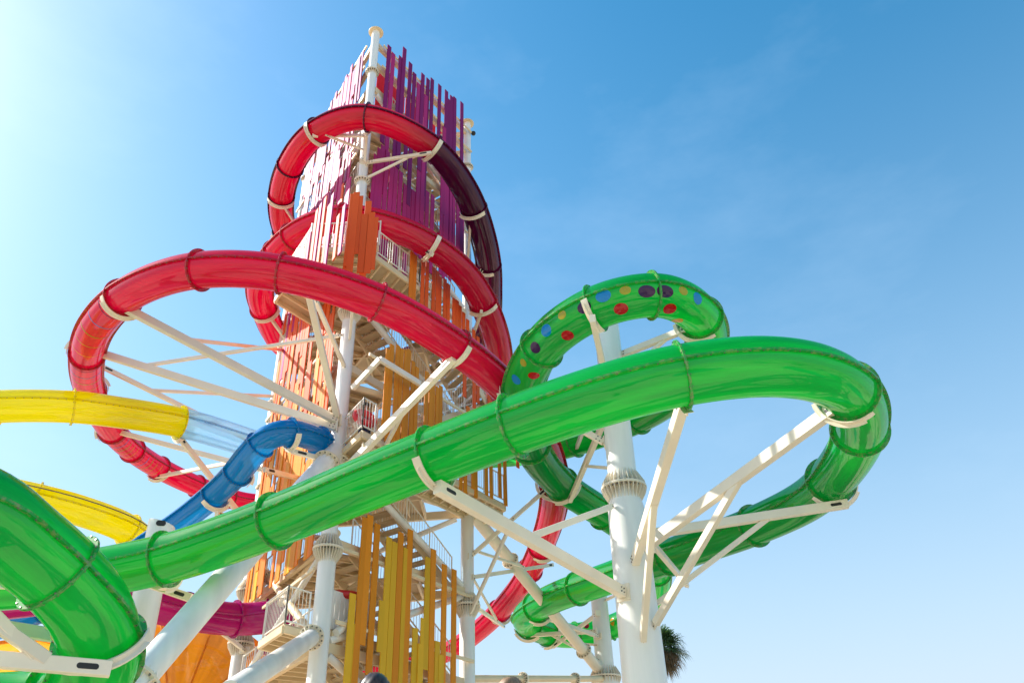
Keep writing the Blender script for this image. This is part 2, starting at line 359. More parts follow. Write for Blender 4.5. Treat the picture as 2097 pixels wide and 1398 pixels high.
RED = Path([PZ(640, 560, 28.9), PZ(590, 490, 28.4), PZ(575, 425, 28.2), PZ(592, 345, 28.0), PZ(652, 268, 27.8), PZ(752, 240, 27.4), PZ(880, 298, 26.9), PZ(948, 380, 26.4), PZ(988, 480, 25.9), PZ(1003, 580, 25.4), PZ(985, 685, 24.9)]
           + [Vector((-3.9, 35.9, 24.3)), Vector((-6.8, 36.3, 23.7)), Vector((-9.4, 35.0, 23.1))]
           + [PZ(582, 710, 22.95), PZ(547, 650, 22.85), PZ(532, 590, 22.75), PZ(566, 520, 22.65), PZ(628, 468, 22.55), PZ(700, 447, 22.4), PZ(780, 458, 22.15), PZ(870, 495, 21.8), PZ(950, 558, 21.3), PZ(1008, 665, 20.8), PZ(1022, 770, 20.4)]
           + [Vector((-1.6, 36.5, 19.9)), Vector((-4.8, 41, 19.9)), Vector((-9.5, 44.2, 19.9))]
           + [PZ(520, 1030, 19.8), PZ(450, 1013, 19.6), PZ(330, 960, 19.2), PZ(247, 900, 18.6), PZ(190, 815, 17.9), PZ(177, 740, 17.3), PZ(200, 665, 16.8), PZ(275, 595, 16.4), PZ(410, 553, 15.95), PZ(580, 560, 15.6), PZ(770, 617, 15.2), PZ(930, 708, 14.85), PZ(1030, 790, 14.65), PZ(1100, 880, 14.5), PZ(1136, 1000, 14.3), PZ(1112, 1110, 14.0), PZ(1060, 1205, 13.6), PZ(980, 1290, 13), PZ(900, 1340, 12.6)]
           + [Vector((-9.5, 49.5, 11.9)), Vector((-14.5, 48, 11.2)), Vector((-18.5, 45, 10.5))])
r_a = RED.near(985, 685, 20, 45)                      # end of the top ring
r_b = RED.near(1022, 770, 40, 95); r_c = RED.near(410, 553, 60)
def rj(lst, lo, hi): return [RED.near(u, v, lo, hi) for u, v in lst]
JR1 = rj([(575, 475), (568, 400), (588, 340), (645, 262), (752, 240), (885, 300), (968, 430), (998, 545)], 0, r_a)
JR2 = rj([(545, 630), (562, 515), (596, 480), (705, 445), (882, 505), (985, 620)], r_a, r_b)
JR3 = rj([(470, 1015), (400, 1000), (322, 962), (272, 920), (232, 880), (185, 800), (180, 725), (255, 610), (412, 553), (580, 560), (770, 617), (935, 710), (1040, 800), (1135, 990), (1108, 1120), (1085, 1165), (1022, 1250)], r_b, 1e9)
extra = [r_a + 2, r_a + 5, r_a + 8, r_b + 4, r_b + 8, r_b + 12, RED.L - 9, RED.L - 6, RED.L - 3]
red = thing('tube_slide', 'red and plum enclosed tube slide looping three times round the tower', 'water slide', 'tube slides around the tower')
jd = RED.near(880, 298, 0, r_a)
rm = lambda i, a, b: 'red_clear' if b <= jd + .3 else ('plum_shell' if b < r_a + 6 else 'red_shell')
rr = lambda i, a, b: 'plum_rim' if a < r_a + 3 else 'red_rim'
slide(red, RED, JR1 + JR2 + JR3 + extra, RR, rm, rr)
cols = ['purple', 'blue', 'lime', 'gold', 'amber']
for a, b in ((JR3[7], JR3[6]), (JR3[6], JR3[5]), (JR3[4], JR3[3]), (JR3[3], JR3[2])):
    a, b = max(a, b), min(a, b)
    for k in range(5):
        band(RED, a - (a - b) * (0.10 + 0.17 * k), RR, 0.022, (-2.9, -0.25)).build('colour_band', 'print_' + cols[k], red)
# green
RG = 0.60
GRN = Path([PZ(985, 930, 16.3), PZ(1130, 914, 16.0), PZ(1240, 880, 15.8), PZ(1340, 835, 15.5), PZ(1425, 760, 15.2), PZ(1447, 680, 14.9), PZ(1408, 625, 14.6), PZ(1340, 604, 14.4), PZ(1240, 622, 14.3), PZ(1140, 680, 14.2), PZ(1082, 758, 14.1), PZ(1070, 840, 14.0), PZ(1096, 930, 13.95), PZ(1160, 1000, 13.9), PZ(1235, 1050, 13.7), PZ(1315, 1110, 13.4), PZ(1345, 1170, 13.1), PZ(1328, 1235, 12.85), PZ(1260, 1280, 12.6), PZ(1180, 1300, 12.2), PZ(1112, 1292, 12), PZ(1075, 1268, 11.8), PZ(1098, 1243, 11.6), PZ(1150, 1217, 11.4), PZ(1250, 1182, 11.2), PZ(1400, 1128, 10.9), PZ(1540, 1078, 10.6), PZ(1655, 1022, 10.4), PZ(1727, 950, 10.2), PZ(1762, 870, 10), PZ(1735, 797, 9.8), PZ(1660, 760, 9.6), PZ(1550, 750, 9.45), PZ(1400, 767, 9.25), PZ(1240, 807, 9.05), PZ(1050, 872, 8.85), PZ(900, 930, 8.7), PZ(760, 985, 8.55), PZ(580, 1060, 8.4), PZ(440, 1112, 8.2), PZ(340, 1143, 8.1), PZ(200, 1172, 7.9), PZ(80, 1190, 7.7), PZ(-60, 1198, 7.5)]
           + [Vector((-15.8, 18.0, 7.2)), Vector((-17.2, 14.5, 6.8)), Vector((-15.6, 11.6, 6.6)), Vector((-11.8, 10.9, 6.3))]
           + [PR(-60, 1032, 14.2), PR(40, 1105, 14.5), PR(118, 1168, 14.8), PR(172, 1228, 15.0), PR(203, 1292, 15.3), PR(203, 1362, 15.7), PR(155, 1425, 16.2), PR(60, 1452, 16.8), PR(-100, 1458, 17.4), PR(-320, 1458, 18)])
g1 = GRN.near(1400, 767, 40); g0 = GRN.near(1235, 1050, 15, 45); g9 = GRN.near(-60, 1198, g1)
def gj(lst, lo=0, hi=1e9): return [GRN.near(u, v, lo, hi) for u, v in lst]
JGA = gj([(1180, 900), (1305, 852), (1432, 650), (1335, 600), (1218, 628), (1108, 715), (1065, 800), (1090, 915), (1148, 992), (1235, 1050)], 0, g0 + .5)
JGB = gj([(1345, 1170), (1250, 1283), (1180, 1300), (1120, 1293), (1085, 1275), (1100, 1243), (1185, 1205), (1370, 1140), (1545, 1075)], g0, g1 - 14)
JGC = gj([(1700, 985), (1760, 880), (1738, 797), (1402, 767), (1050, 872), (892, 932), (568, 1064), (335, 1145), (150, 1182)], g1 - 20, g9)
JGD = gj([(122, 1172), (205, 1302), (110, 1440)], g9 + 3)
grn = thing('tube_slide', 'bright green tube slide sweeping across the front, printed with coloured dots', 'water slide', 'tube slides around the tower')
slide(grn, GRN, JGA + JGB + JGC + JGD + [g9 + 3, g9 + 6.5, g9 + 10], RG, 'green_shell', 'green_rim', dark_bolts='steel')
for u, v, c, k in ((1057, 777, 'blue', .17), (1094, 769, 'red', .17), (1071, 742, 'gold', .12), (1098, 712, 'purple', .17), (1120, 677, 'blue', .17), (1164, 687, 'red', .17), (1153, 645, 'gold', .12), (1198, 629, 'purple', .17), (1236, 606, 'blue', .17), (1272, 632, 'red', .17), (1282, 592, 'gold', .12), (1327, 596, 'purple', .17), (1363, 598, 'purple', .17), (1373, 632, 'red', .17), (1398, 597, 'gold', .12), (1429, 612, 'blue', .17), (1387, 656, 'amber', .17)):
    spot(GRN, RG, u, v, k, JGA[2] - 1, JGA[6] + 1.5).build('printed_dot', 'print_' + c, grn)
for u, v, c in ((1200, 1280, 'red'), (1253, 1272, 'amber'), (1222, 1296, 'red')):
    spot(GRN, RG, u, v, .2, g0 + 6, g0 + 18).build('printed_dot', 'print_' + c, grn)
# yellow with an ice-blue first stretch
RY = 0.56
YEL = Path([PZ(640, 955, 17.0), PZ(600, 938, 16.8), PZ(500, 903, 16.5), PZ(370, 865, 16.2), PZ(250, 845, 15.9), PZ(150, 833, 15.6), PZ(0, 832, 15.3), PZ(-150, 850, 15)] + [Vector((-23.5, 25.5, 14.8)), Vector((-25.5, 28.5, 14.6)), Vector((-25, 31.5, 14.3)), Vector((-22.5, 32.2, 14.1))]
           + [PZ(-60, 1000, 13.9), PZ(60, 1018, 13.8), PZ(180, 1050, 13.6), PZ(265, 1085, 13.4), PZ(300, 1125, 13.1), PZ(285, 1165, 12.8)])
y0 = YEL.near(370, 865, 0, 14); y1 = YEL.near(-60, 1003, 20)
JY = [y0, YEL.near(150, 833, 0, 20), YEL.near(-5, 832, 0, 22), YEL.near(72, 1025, 20), YEL.near(262, 1085, 20), y1 - 3, y1 - 6.5]
yel = thing('tube_slide', 'yellow tube slide with an ice-blue clear stretch beside the blue slide', 'water slide', 'tube slides around the tower')
fullarc = (0, 2 * math.pi)
slide(yel, YEL, JY, RY, lambda i, a, b: 'ice_shell' if b <= y0 + .2 else 'yellow_shell', lambda i, a, b: 'ice_shell' if b <= y0 + .05 else 'yellow_shell',
      arcs=None)
hr = MB(); pr = None
for x in np.arange(y1 - 1, YEL.L - .3, .4):
    fr = YEL.at(x); q = fr[0] + (fr[2] if (fr[0] + fr[2] - C0).length < (fr[0] - fr[2] - C0).length else -fr[2]) * (RY + .06) + fr[3] * .2
    if pr: hr.pipe(pr, q, .022, 8)
    pr = q
hr.build('handrail', 'steel', yel)
# blue: closed bend, then an open trough
RB = 0.405
BLU = Path([PZ(690, 925, 13.75), PZ(665, 908, 13.65), PZ(630, 893, 13.55), PZ(590, 884, 13.4), PZ(552, 893, 13.2), PZ(520, 925, 12.9), PZ(480, 975, 12.5), PZ(400, 1045, 12), PZ(300, 1115, 11.4), PZ(200, 1185, 10.8), PZ(100, 1243, 10.3), PZ(0, 1285, 9.9), PZ(-120, 1310, 9.5)])
b0 = BLU.near(535, 910)
blu = thing('tube_slide', 'blue slide leaving the tower as a tube, then an open trough', 'water slide', 'tube slides around the tower')
JB = [BLU.near(655, 900), BLU.near(598, 885), b0, BLU.near(486, 972), BLU.near(440, 1018), BLU.near(350, 1080), BLU.near(275, 1130), BLU.near(90, 1250)]
slide(blu, BLU, JB, RB, 'blue_shell', 'blue_shell', arcs=lambda i, a, b: fullarc if b <= b0 + .2 else (-math.pi * 1.03, math.pi * .03))
# magenta
MAG = Path([PZ(600, 1262, 9.4), PZ(560, 1262, 9.35), PZ(500, 1267, 9.25), PZ(430, 1262, 9.1), PZ(340, 1243, 8.95), PZ(262, 1225, 8.8), PZ(150, 1215, 8.6), PZ(30, 1225, 8.4), PZ(-90, 1240, 8.2)])
mag = thing('tube_slide', 'magenta tube slide leaving the low balcony beside the near column', 'water slide', 'tube slides around the tower')
slide(mag, MAG, [MAG.near(x, y) for x, y in ((572, 1262), (545, 1263), (482, 1266), (380, 1252), (280, 1228))], 0.54, 'magenta_shell', 'magenta_shell', dark_bolts='dark')
for u in (553, 566):
    q = PZ(u, 1280, 9.0); MB().pipe(q, q - Vector((0, 0, 0.95)), .10).build('drain_pipe', 'magenta_shell', mag, SM)
# orange trough low at the left
ORA = Path([PR(-160, 1360, 20), PR(-60, 1335, 20.5), PR(20, 1322, 21.2), PR(80, 1345, 22), PR(105, 1398, 22.4), PR(90, 1460, 22.6)])
ora = thing('open_slide', 'orange open slide bend low at the left behind cream beams', 'water slide')
slide(ora, ORA, [ORA.L * .4, ORA.L * .7], 0.6, 'orange_shell', 'orange_shell', arcs=lambda i, a, b: (-math.pi * 1.0, 0.15))
# orange funnel
fun = thing('slide_funnel', 'giant orange slide funnel under the magenta tube', 'slide funnel')
fc = PY(335, 1530, 38.5); ax = (C0 - fc); ax.z = 1.0; ax.x += 3; ax.normalize()
A_ = ax.cross(Vector((0, 0, 1))).normalized(); B_ = A_.cross(ax)
def fp(r, t, an): return fc + ax * t + (A_ * math.cos(an) + B_ * math.sin(an)) * r
prof = [(5.75, -2.6), (5.72, -1.6), (5.62, -0.8), (5.4, 0.0), (5.0, 0.75), (4.4, 1.35), (3.6, 1.85), (2.5, 2.2), (1.2, 2.4)]
NSEG = 14
for k in range(NSEG):
    a0, a1 = 2 * math.pi * k / NSEG, 2 * math.pi * (k + 1) / NSEG; m = MB(); vs = []; fs = []; uv = []
    for r, t in prof:
        for j in range(7): vs.append(fp(r, t, a0 + (a1 - a0) * j / 6))
    for i in range(len(prof) - 1):
        for j in range(6):
            fs.append((i * 7 + j, i * 7 + j + 1, i * 7 + j + 8, i * 7 + j + 7)); uv.append([(i, k + j / 6), (i, k + j / 6 + .17), (i + 1, k + j / 6 + .17), (i + 1, k + j / 6)])
    m.add(vs, fs, uv); seg = m.build('funnel_panel', 'orange_shell', fun, 3.14)
    m = MB()
    for (r, t), (r2, t2) in zip(prof[:-1], prof[1:]): m.beam(fp(r + .01, t, a0), fp(r2 + .01, t2, a0), .05, .09, fp(r, t, a0) - fc)
    m.build('seam_lip', 'orange_shell', seg)
m = MB(); m.loft([[fp(r, t, 2 * math.pi * k / 60) for k in range(60)] for r, t in ((5.6, -.72), (5.85, -.75), (5.85, -.85), (5.6, -.88))], True); m.build('rim_flange', 'orange_shell', fun, SM)
m = MB().pipe(fp(1.25, 2.3, 0) * 0 + fc + ax * 2.3, fc + ax * 3.0, 1.0, 24); m.build('outlet', 'orange_shell', fun, SM)
for dx in (-3.5, 3.5):
    q = fc + Vector((dx, 1.5, 0)); MB().pipe((q.x, q.y, 0), (q.x, q.y, 2.6), .3).build('support_leg', 'white_paint', fun, SM)
# ------------------------------------------------------------------ supports
def collar(parent, x, y, z, r, big=False, n=16, axis=None):
    """bolted column splice: two plates, gussets, bolts"""
    o = 0.12 if not big else 0.2; gh = 0.16 if not big else 0.42
    a = Vector((x, y, z)); d = axis or Vector((0, 0, 1)); m = MB()
    m.lathe(a - d * .03, a + d * .05, [(0, r - .01), (0, r + o), (.028, r + o), (.032, r + o - .01), (.036, r + o), (.064, r + o), (.064, r - .01)], 32, False)
    fl = m.build('splice_flange', 'arm_paint', parent, SM)
    m = MB(); up = d.orthogonal().normalized(); b = d.cross(up); k_ = 28 if big else n
    for k in range(k_):
        c = 2 * math.pi * k / k_; e = up * math.cos(c) + b * math.sin(c); tn = d.cross(e)
        for sg in (-1, 1):
            z0 = a + d * (.034 * sg if sg > 0 else -.03); q = [z0 + e * (r - .01), z0 + e * (r + o * .92), z0 + e * (r + o * .85) + d * (gh * .25 * sg), z0 + e * (r - .01) + d * (gh * sg)]
            m.add([p + tn * .008 for p in q] + [p - tn * .008 for p in q], [(0, 1, 2, 3), (7, 6, 5, 4), (0, 4, 5, 1), (1, 5, 6, 2), (2, 6, 7, 3)])
    m.build('gussets', 'arm_paint', fl)
    m = MB()
    for k in range(k_):
        c = 2 * math.pi * (k + .5) / k_; e = up * math.cos(c) + b * math.sin(c)
        for sg in (-1, 1): dome(m, a + d * (.034 if sg > 0 else -.03) + e * (r + o * .6), d * sg, .028 if not big else .034, 1.1)
    m.build('collar_bolts', 'steel', fl); return fl
def column(parent, x, y, segs, flanges=(), name='column', mat='white_paint', n=32):
    """segs: [(z, r)...] from the ground up"""
    m = MB(); m.lathe((x, y, 0), (x, y, 1), [(z, r) for z, r in segs], n)
    c = m.build(name, mat, parent, SM)
    for z, big in flanges:
        r = [q for q in segs if q[0] <= z + .02][-1][1]; collar(c, x, y, z, r, big)
    return c
def slot(parent, c, along, nrm, L=.30, h=.085):
    """open slot at a beam's end: dark hollow with a lip"""
    up = nrm.cross(along).normalized(); m = MB(); vs = []
    for k in range(20):
        an = 2 * math.pi * k / 20; sx = (L / 2 - h / 2) * (1 if math.cos(an) > 0 else -1)
        vs.append(c + along * (sx + math.cos(an) * h / 2) + up * (math.sin(an) * h / 2) + nrm * .003)
    m.add(vs, [tuple(range(20))]); m.build('end_slot_shade', 'dark', parent)
def arm(parent, px, P, s, r, end, w=.17, h=.24, cradle=True, name='slide_arm', span=1.15):
    fr = P.at(s); best = None
    for dY in np.arange(-2.4, 2.4, .05):
        A = PY(px[0], px[1], fr[0].y + dY); d = A - fr[0]; perp = (d - fr[1] * d.dot(fr[1])).length; al = abs(d.dot(fr[1]))
        e = abs(perp - (r + .24)) + max(0, al - .12) * 1.5
        if best is None or e < best[0]: best = (e, A)
    A = best[1]; end = Vector(end); d = (end - A).normalized()
    o = MB().beam(A - d * .1, end, w, h).build(name, 'arm_paint', parent)
    X = d.cross(Vector((0, 0, 1))).normalized(); cen = A + d * .22
    if X.dot(C0 - cen) < 0: X = -X
    slot(o, cen + X * (w / 2), d, X)
    MB().beam(end - d * .02 - Vector((0, 0, h * .62)), end + d * .05 + Vector((0, 0, h * .62)), .02, .02).box(end + d * .03, .025, .19, h * .75, (d, X, Vector((0, 0, 1)))).build('end_plate', 'arm_paint', o)
    m = MB(); Z = d.cross(X).normalized()
    for a in (-.06, .06):
        for b in (-.05, .05): dome(m, end - d * .16 + X * (w / 2) + d * a + Z * b, X, .022, 1)
    m.build('bolts', 'steel', o)
    if cradle:
        q = A - fr[0]; q -= fr[1] * q.dot(fr[1]); an = math.atan2(q.dot(fr[3]), q.dot(fr[2])); m = MB(); rs = []
        for k in range(19):
            c = an - span + 2 * span * k / 18; e = fr[2] * math.cos(c) + fr[3] * math.sin(c); g_ = 0.02 if k in (0, 18) else 0
            rs.append([fr[0] + e * (r + .105 + g_) + fr[1] * .09, fr[0] + e * (r + .135) + fr[1] * .09, fr[0] + e * (r + .135) - fr[1] * .09, fr[0] + e * (r + .105 + g_) - fr[1] * .09])
        m.loft(rs, True, True)
        rs = []
        for k in range(15):
            c = an - span * .75 + 1.5 * span * k / 14; e = fr[2] * math.cos(c) + fr[3] * math.sin(c)
            rs.append([fr[0] + e * (r + .13) + fr[1] * .012, fr[0] + e * (r + .22) + fr[1] * .012, fr[0] + e * (r + .22) - fr[1] * .012, fr[0] + e * (r + .13) - fr[1] * .012])
        m.loft(rs, True, True); m.build('cradle', 'arm_paint', o, SM)
    o['A'] = 0; del o['A']
    return o, A
def brace(parent, a, b, w=.10, h=.13, name='brace', mat='arm_paint', plate=True):
    a, b = Vector(a), Vector(b); d = (b - a).normalized(); o = MB().beam(a + d * .12, b - d * .12, w, h).build(name, mat, parent)
    if plate:
        m = MB(); bl = MB()
        for p, sg in ((a, 1), (b, -1)):
            X = d.cross(Vector((0, 0, 1))).normalized(); Z = X.cross(d)
            if X.dot(C0 - p) < 0: X = -X
            m.box(p + d * (.12 * sg), .2, .012, h * .42, (d, X, Z))
            for q in (.02, .12): dome(bl, p + d * (q * sg) + X * .012, X, .024, 1)
        m.build('gusset_plate', mat, o); bl.build('bolts', 'steel', o)
    return o
def on(a, b, t): return Vector(a).lerp(Vector(b), t)
# ---- the pillar inside the green loops
PYY = 22.0; pb = PY(1281, 1030, PYY); px_, py_ = pb.x, pb.y
zc = zat(px_, py_, 1000); zt = zat(px_, py_, 632)
pil = thing('slide_support', 'tall white tapered pillar with bolted collar inside the green loops', 'slide support', 'white slide supports')
column(pil, px_, py_, [(0, .60), (2.5, .58), (zc - .62, .50), (zc - .36, .44), (zc, .42), (zc + .1, .40), (zt, .375)], name='shaft', n=48)
collar(pil, px_, py_, zc, .43, True)
PF = lambda u, v, dy=-.42: PY(u, v, PYY + dy)
JC = JGC
a1, A1 = arm(pil, (902, 1000), GRN, JC[5], RG, PF(1275, 1212), .20, .28)
a2, A2 = arm(pil, (1402, 815), GRN, JC[3], RG, PF(1300, 1150), .20, .28, span=1.0)
a3, A3 = arm(pil, (1722, 826), GRN, JC[2], RG, PF(1330, 1112), .20, .28)
a4, A4 = arm(pil, (1728, 1032), GRN, JC[0], RG, PF(1335, 1092, .2), .18, .24)
brace(pil, on(A3, PF(1330, 1112), .47), PF(1338, 1283), .15, .19)
brace(pil, on(A2, PF(1300, 1150), .55), PF(1316, 1318), .15, .19)
brace(pil, on(A4, PF(1335, 1092, .2), .37), PF(1338, 1240, .2), .10, .13)
brace(pil, on(A1, PF(1275, 1212), .42), PF(1254, 1036), .13, .16)
a5, A5 = arm(pil, (1214, 655), GRN, JGA[4], RG, PF(1238, 760), .16, .22, span=.8)
a6, A6 = arm(pil, (1420, 668), GRN, JGA[2], RG, PF(1268, 728, 0), .15, .2)
brace(pil, on(A6, PF(1268, 728, 0), .30), PF(1270, 775, 0), .09, .12)
a7, A7 = arm(pil, (1168, 1022), GRN, JGA[8], RG, PF(1242, 850, .3), .15, .2)
brace(pil, on(A7, PF(1242, 850, .3), .45), PF(1250, 958, .3), .08, .1)
a8, A8 = arm(pil, (1180, 918), GRN, JGA[0], RG, PF(1225, 800, .4), .12, .16, cradle=False)
brace(pil, PF(1330, 1105, .4), PY(1408, 1198, 27.5), .14, .18)
arm(pil, (1062, 808), GRN, JGA[6], RG, PF(1236, 905, .2), .14, .18)
# ---- second far pillar with raking pipe
p2 = PY(1233, 1300, 40); pil2 = thing('slide_support', 'far white pillar behind the tapered one, raking pipe at its foot', 'slide support', 'white slide supports')
z2 = zat(p2.x, p2.y, 1212); z2c = zat(p2.x, p2.y, 1386)
column(pil2, p2.x, p2.y, [(0, .62), (z2c, .58), (z2c + .05, .42), (z2, .38)], name='shaft'); collar(pil2, p2.x, p2.y, z2c, .5, True)
for (u, v), j, (eu, ev) in (((1078, 1300), JGB[4], (1222, 1292)), ((1112, 1262), JGB[5], (1225, 1302)), ((1135, 1322), JGB[3], (1225, 1255))):
    arm(pil2, (u, v), GRN, j, RG, PY(eu, ev, 39.6), .13, .17, cradle=True)
brace(pil2, PY(1130, 1300, 40.5), PY(1227, 1350, 39.7), .1, .12); brace(pil2, PY(1170, 1315, 41), PY(1222, 1320, 39.7), .08, .1)
brace(pil2, PY(1240, 1228, 39.6), PY(1300, 1200, 37.5), .1, .12)
# ---- short pillar left, behind the green tube
p3 = PY(322, 1120, 22.6); pil3 = thing('slide_support', 'white pillar with open slanted top behind the green tube, left', 'slide support', 'white slide supports')
z3 = zat(p3.x, p3.y, 1072); m = MB(); rs = []
for z, r, sl_ in ((0, .40, 0), (z3, .365, .10), (z3, .335, .10), (z3 - 1.5, .335, .10)):
    rs.append([Vector((p3.x + r * math.cos(k * math.pi / 16), p3.y + r * math.sin(k * math.pi / 16), z - sl_ * math.cos(k * math.pi / 16))) for k in range(32)])
m.loft(rs, True).build('shaft', 'white_paint', pil3, SM)
dome_c = Vector((p3.x + .08, p3.y - .366, z3 - .08))
slot(pil3, Vector((p3.x + .12, p3.y - .352, z3 - .12)), Vector((1, .33, 0)).normalized(), Vector((.33, -1, 0)).normalized(), .26, .16)
arm(pil3, (385, 1222), GRN, JC[7], RG, PY(200, 1158, 21.0), .16, .2, span=.9)
# ---- outrigger at the far left carrying the low green bend
p4 = PR(-265, 1330, 14.8); p4.z = 0; pil4 = thing('slide_support', 'white post beyond the left edge with cream beams to the low green bend', 'slide support', 'white slide supports')
column(pil4, p4.x, p4.y, [(0, .45), (7.2, .42)], [(3.2, False)], 'shaft')
E4 = lambda v: PR(-242, v, 14.8)
a, A9 = arm(pil4, (212, 1368), GRN, JGD[1], RG, E4(1330), .17, .22, span=1.3)
brace(pil4, on(A9, E4(1330), .24), E4(1112), .15, .18)
brace(pil4, on(A9, E4(1330), .30), E4(1015), .12, .15)
brace(pil4, on(A9, E4(1330), .50), E4(1490), .13, .16)
brace(pil4, E4(1245), PR(128, 1303, 16.4), .15, .2); brace(pil4, E4(1180), PR(140, 1202, 17.5), .13, .16)
# ================================================================== TOWER
TN, TR, TL = Vector((-5.80, 25.0, 0)), Vector((-1.93, 30.69, 0)), Vector((-10.15, 31.5, 0))
ER, EL = (TR - TN).normalized(), (TL - TN).normalized(); LR, LL = (TR - TN).length, (TL - TN).length
EB = (TL - TR).normalized(); LB = (TL - TR).length
UP = Vector((0, 0, 1))
NR_ = Vector((ER.y, -ER.x, 0)); NL_ = Vector((-EL.y, EL.x, 0))      # outward normals
tow = thing('slide_tower', 'triangular cream steel stair tower clad in purple, orange and yellow planks', 'tower')
seg = [(0, .275), (10.05, .27), (10.1, .245), (18.85, .24), (18.9, .215), (25.3, .21), (25.35, .185), (34.7, .18)]
cN = column(tow, TN.x, TN.y, seg, [(10.04, True), (13.05, False), (18.85, True), (25.3, False), (31.95, False)])
cR = column(tow, TR.x, TR.y, seg, [(9.85, True), (18.85, False), (25.3, False), (31.6, False)])
cL = column(tow, TL.x, TL.y, seg, [(9.0, True), (10.9, True), (18.85, False), (25.3, False), (31.95, False)])
for c, t in ((cN, TN), (cR, TR), (cL, TL)):
    MB().lathe(t + UP * 34.7, t + UP * 34.8, [(0, .17), (0, .34), (.05, .34), (.05, .17)], 28, True).build('cap_plate', 'cream_paint', c, SM)
# little camera on the right column
m = MB(); q = TR + Vector((.32, -.1, 33.9)); m.lathe(q - UP * .12, q, [(0, .03), (.03, .1), (.09, .12), (.16, .11), (.2, .05)], 14); m.pipe(q + UP * .02, TR + Vector((0, 0, 33.98)), .02, 8); m.build('dome_camera', 'dark', cR, SM)
LEV = [4.2, 7.2, 10.3, 13.35, 16.6, 19.7, 22.6, 25.6, 28.4, 31.0]
def edge_beam(a, b, z, w=.16, h=.30): return MB().beam(a + UP * z, b + UP * z, w, h).build('ring_beam', 'cream_paint', tow)
for z in LEV + [32.6, 33.95]:
    for a, b in ((TN, TR), (TN, TL), (TR, TL)): edge_beam(a + (b - a).normalized() * .2, b - (b - a).normalized() * .2, z)
for i in range(len(LEV) - 1):
    z0, z1 = LEV[i], LEV[i + 1]
    for j, (a, b) in enumerate(((TN, TR), (TN, TL), (TR, TL))):
        p, q = (a, b) if (i + j) % 2 else (b, a)
        MB().pipe(p.lerp(q, .05) + UP * (z0 + .2), p.lerp(q, .95) + UP * (z1 - .2), .10 if j else .12, 12).build('diagonal_pipe', 'white_paint', tow, SM)
def railing(parent, pts, h=1.1, gap=.125):
    m = MB(); bal = MB()
    for a, b in zip(pts[:-1], pts[1:]):
        a, b = Vector(a), Vector(b); L = (b - a).length; n = max(1, round(L / 1.4))
        for hh in (h, .12): m.beam(a + UP * hh, b + UP * hh, .045, .045)
        for k in range(n + 1): q = a.lerp(b, k / n); m.beam(q, q + UP * (h + .03), .05, .05)
        k_ = max(2, int(L / gap))
        for k in range(1, k_): q = a.lerp(b, k / k_); bal.beam(q + UP * .12, q + UP * h, .018, .018)
    o = m.build('railing', 'rail_paint', parent); bal.build('balusters', 'rail_paint', o); return o
def deck(a, d1, l1, d2, l2, z, nj=None, along=True):
    """plate with edge channels and joists under it; a corner, d1/d2 directions"""
    c = [a, a + d1 * l1, a + d1 * l1 + d2 * l2, a + d2 * l2]
    o = MB().prism([(p.x, p.y) for p in c], z - .03, z + .02).build('deck', 'deck_paint', tow)
    if (c[1] - c[0]).cross(c[3] - c[0]).z < 0: o.data.flip_normals()
    m = MB()
    for i in range(4): m.beam(c[i] + UP * (z - .142), c[(i + 1) % 4] + UP * (z - .142), .10, .22)
    m.build('edge_channel', 'cream_paint', o)
    n = nj or max(2, int(l1 / .55))
    for k in range(1, n): p = a + d1 * (l1 * k / n); MB().beam(p + d2 * .06 + UP * (z - .11), p + d2 * (l2 - .06) + UP * (z - .11), .07, .15).build('joist', 'cream_paint', o)
    return o, c
def stair(a, b, side, width, n=None, rails=(True, True)):
    a, b = Vector(a), Vector(b); n = n or max(4, int(abs(b.z - a.z) / .19)); run = (b - a)
    hor = Vector((run.x, run.y, 0)); hd = hor.normalized()
    st = MB().beam(a - UP * .08, b - UP * .08, .06, .30).build('stair_flight', 'cream_paint', tow)
    MB().beam(a + side * width - UP * .08, b + side * width - UP * .08, .06, .30).build('stringer', 'cream_paint', st)
    for k in range(n):
        p = a + run * ((k + .5) / n); ax_ = (hd, side, UP)
        t = MB().box(p + side * (width / 2), hor.length / n * .52, width / 2 - .04, .03, ax_).build('tread', 'deck_paint', st)
    for sd_, on_ in zip((0, width), rails):
        if on_: railing(st, [a + side * sd_ + UP * .12, b + side * sd_ + UP * .12], 1.0, .16)
    return st
# outer gallery on the right face (level), overhanging its screen
GO = 1.75
deck(TN + ER * .1, ER, LR + .75, -EL, GO, 13.35, 15); gal = TN + ER * .1
railing(tow, [gal + UP * 13.4, gal - EL * GO + UP * 13.4, gal - EL * GO + ER * .55 + UP * 13.4])
railing(tow, [gal - EL * GO + ER * 2.6 + UP * 13.4, gal - EL * GO + ER * (LR + .7) + UP * 13.4])
# upper corner platform and outside flight down to the right
deck(TN, ER, 2.5, -EL, GO, 20.4, 5); deck(TN - ER * 2.2, EL, 3.4, ER, 2.2, 20.4, 6)
tri = [TN, TN - ER * 2.2, TN - EL * 2.2]
do = MB().prism([(p.x, p.y) for p in tri], 20.372, 20.418).build('deck', 'deck_paint', tow)
for q in range(1, 4): MB().beam(TN.lerp(tri[1], q / 4) + UP * 20.29, TN.lerp(tri[2], q / 4) + UP * 20.29, .07, .15).build('joist', 'cream_paint', do)
MB().beam(tri[1] + UP * 20.262, tri[2] + UP * 20.262, .10, .22).build('edge_channel', 'cream_paint', do)
railing(tow, [tri[1] + UP * 20.42, tri[2] + UP * 20.42])
stair(TN + ER * 2.5 - EL * GO + UP * 20.4, TN + ER * (LR - .1) - EL * GO + UP * 17.25, EL, GO - .2)
deck(TR - ER * .1, ER, 1.5, -EL, GO, 17.25, 4)
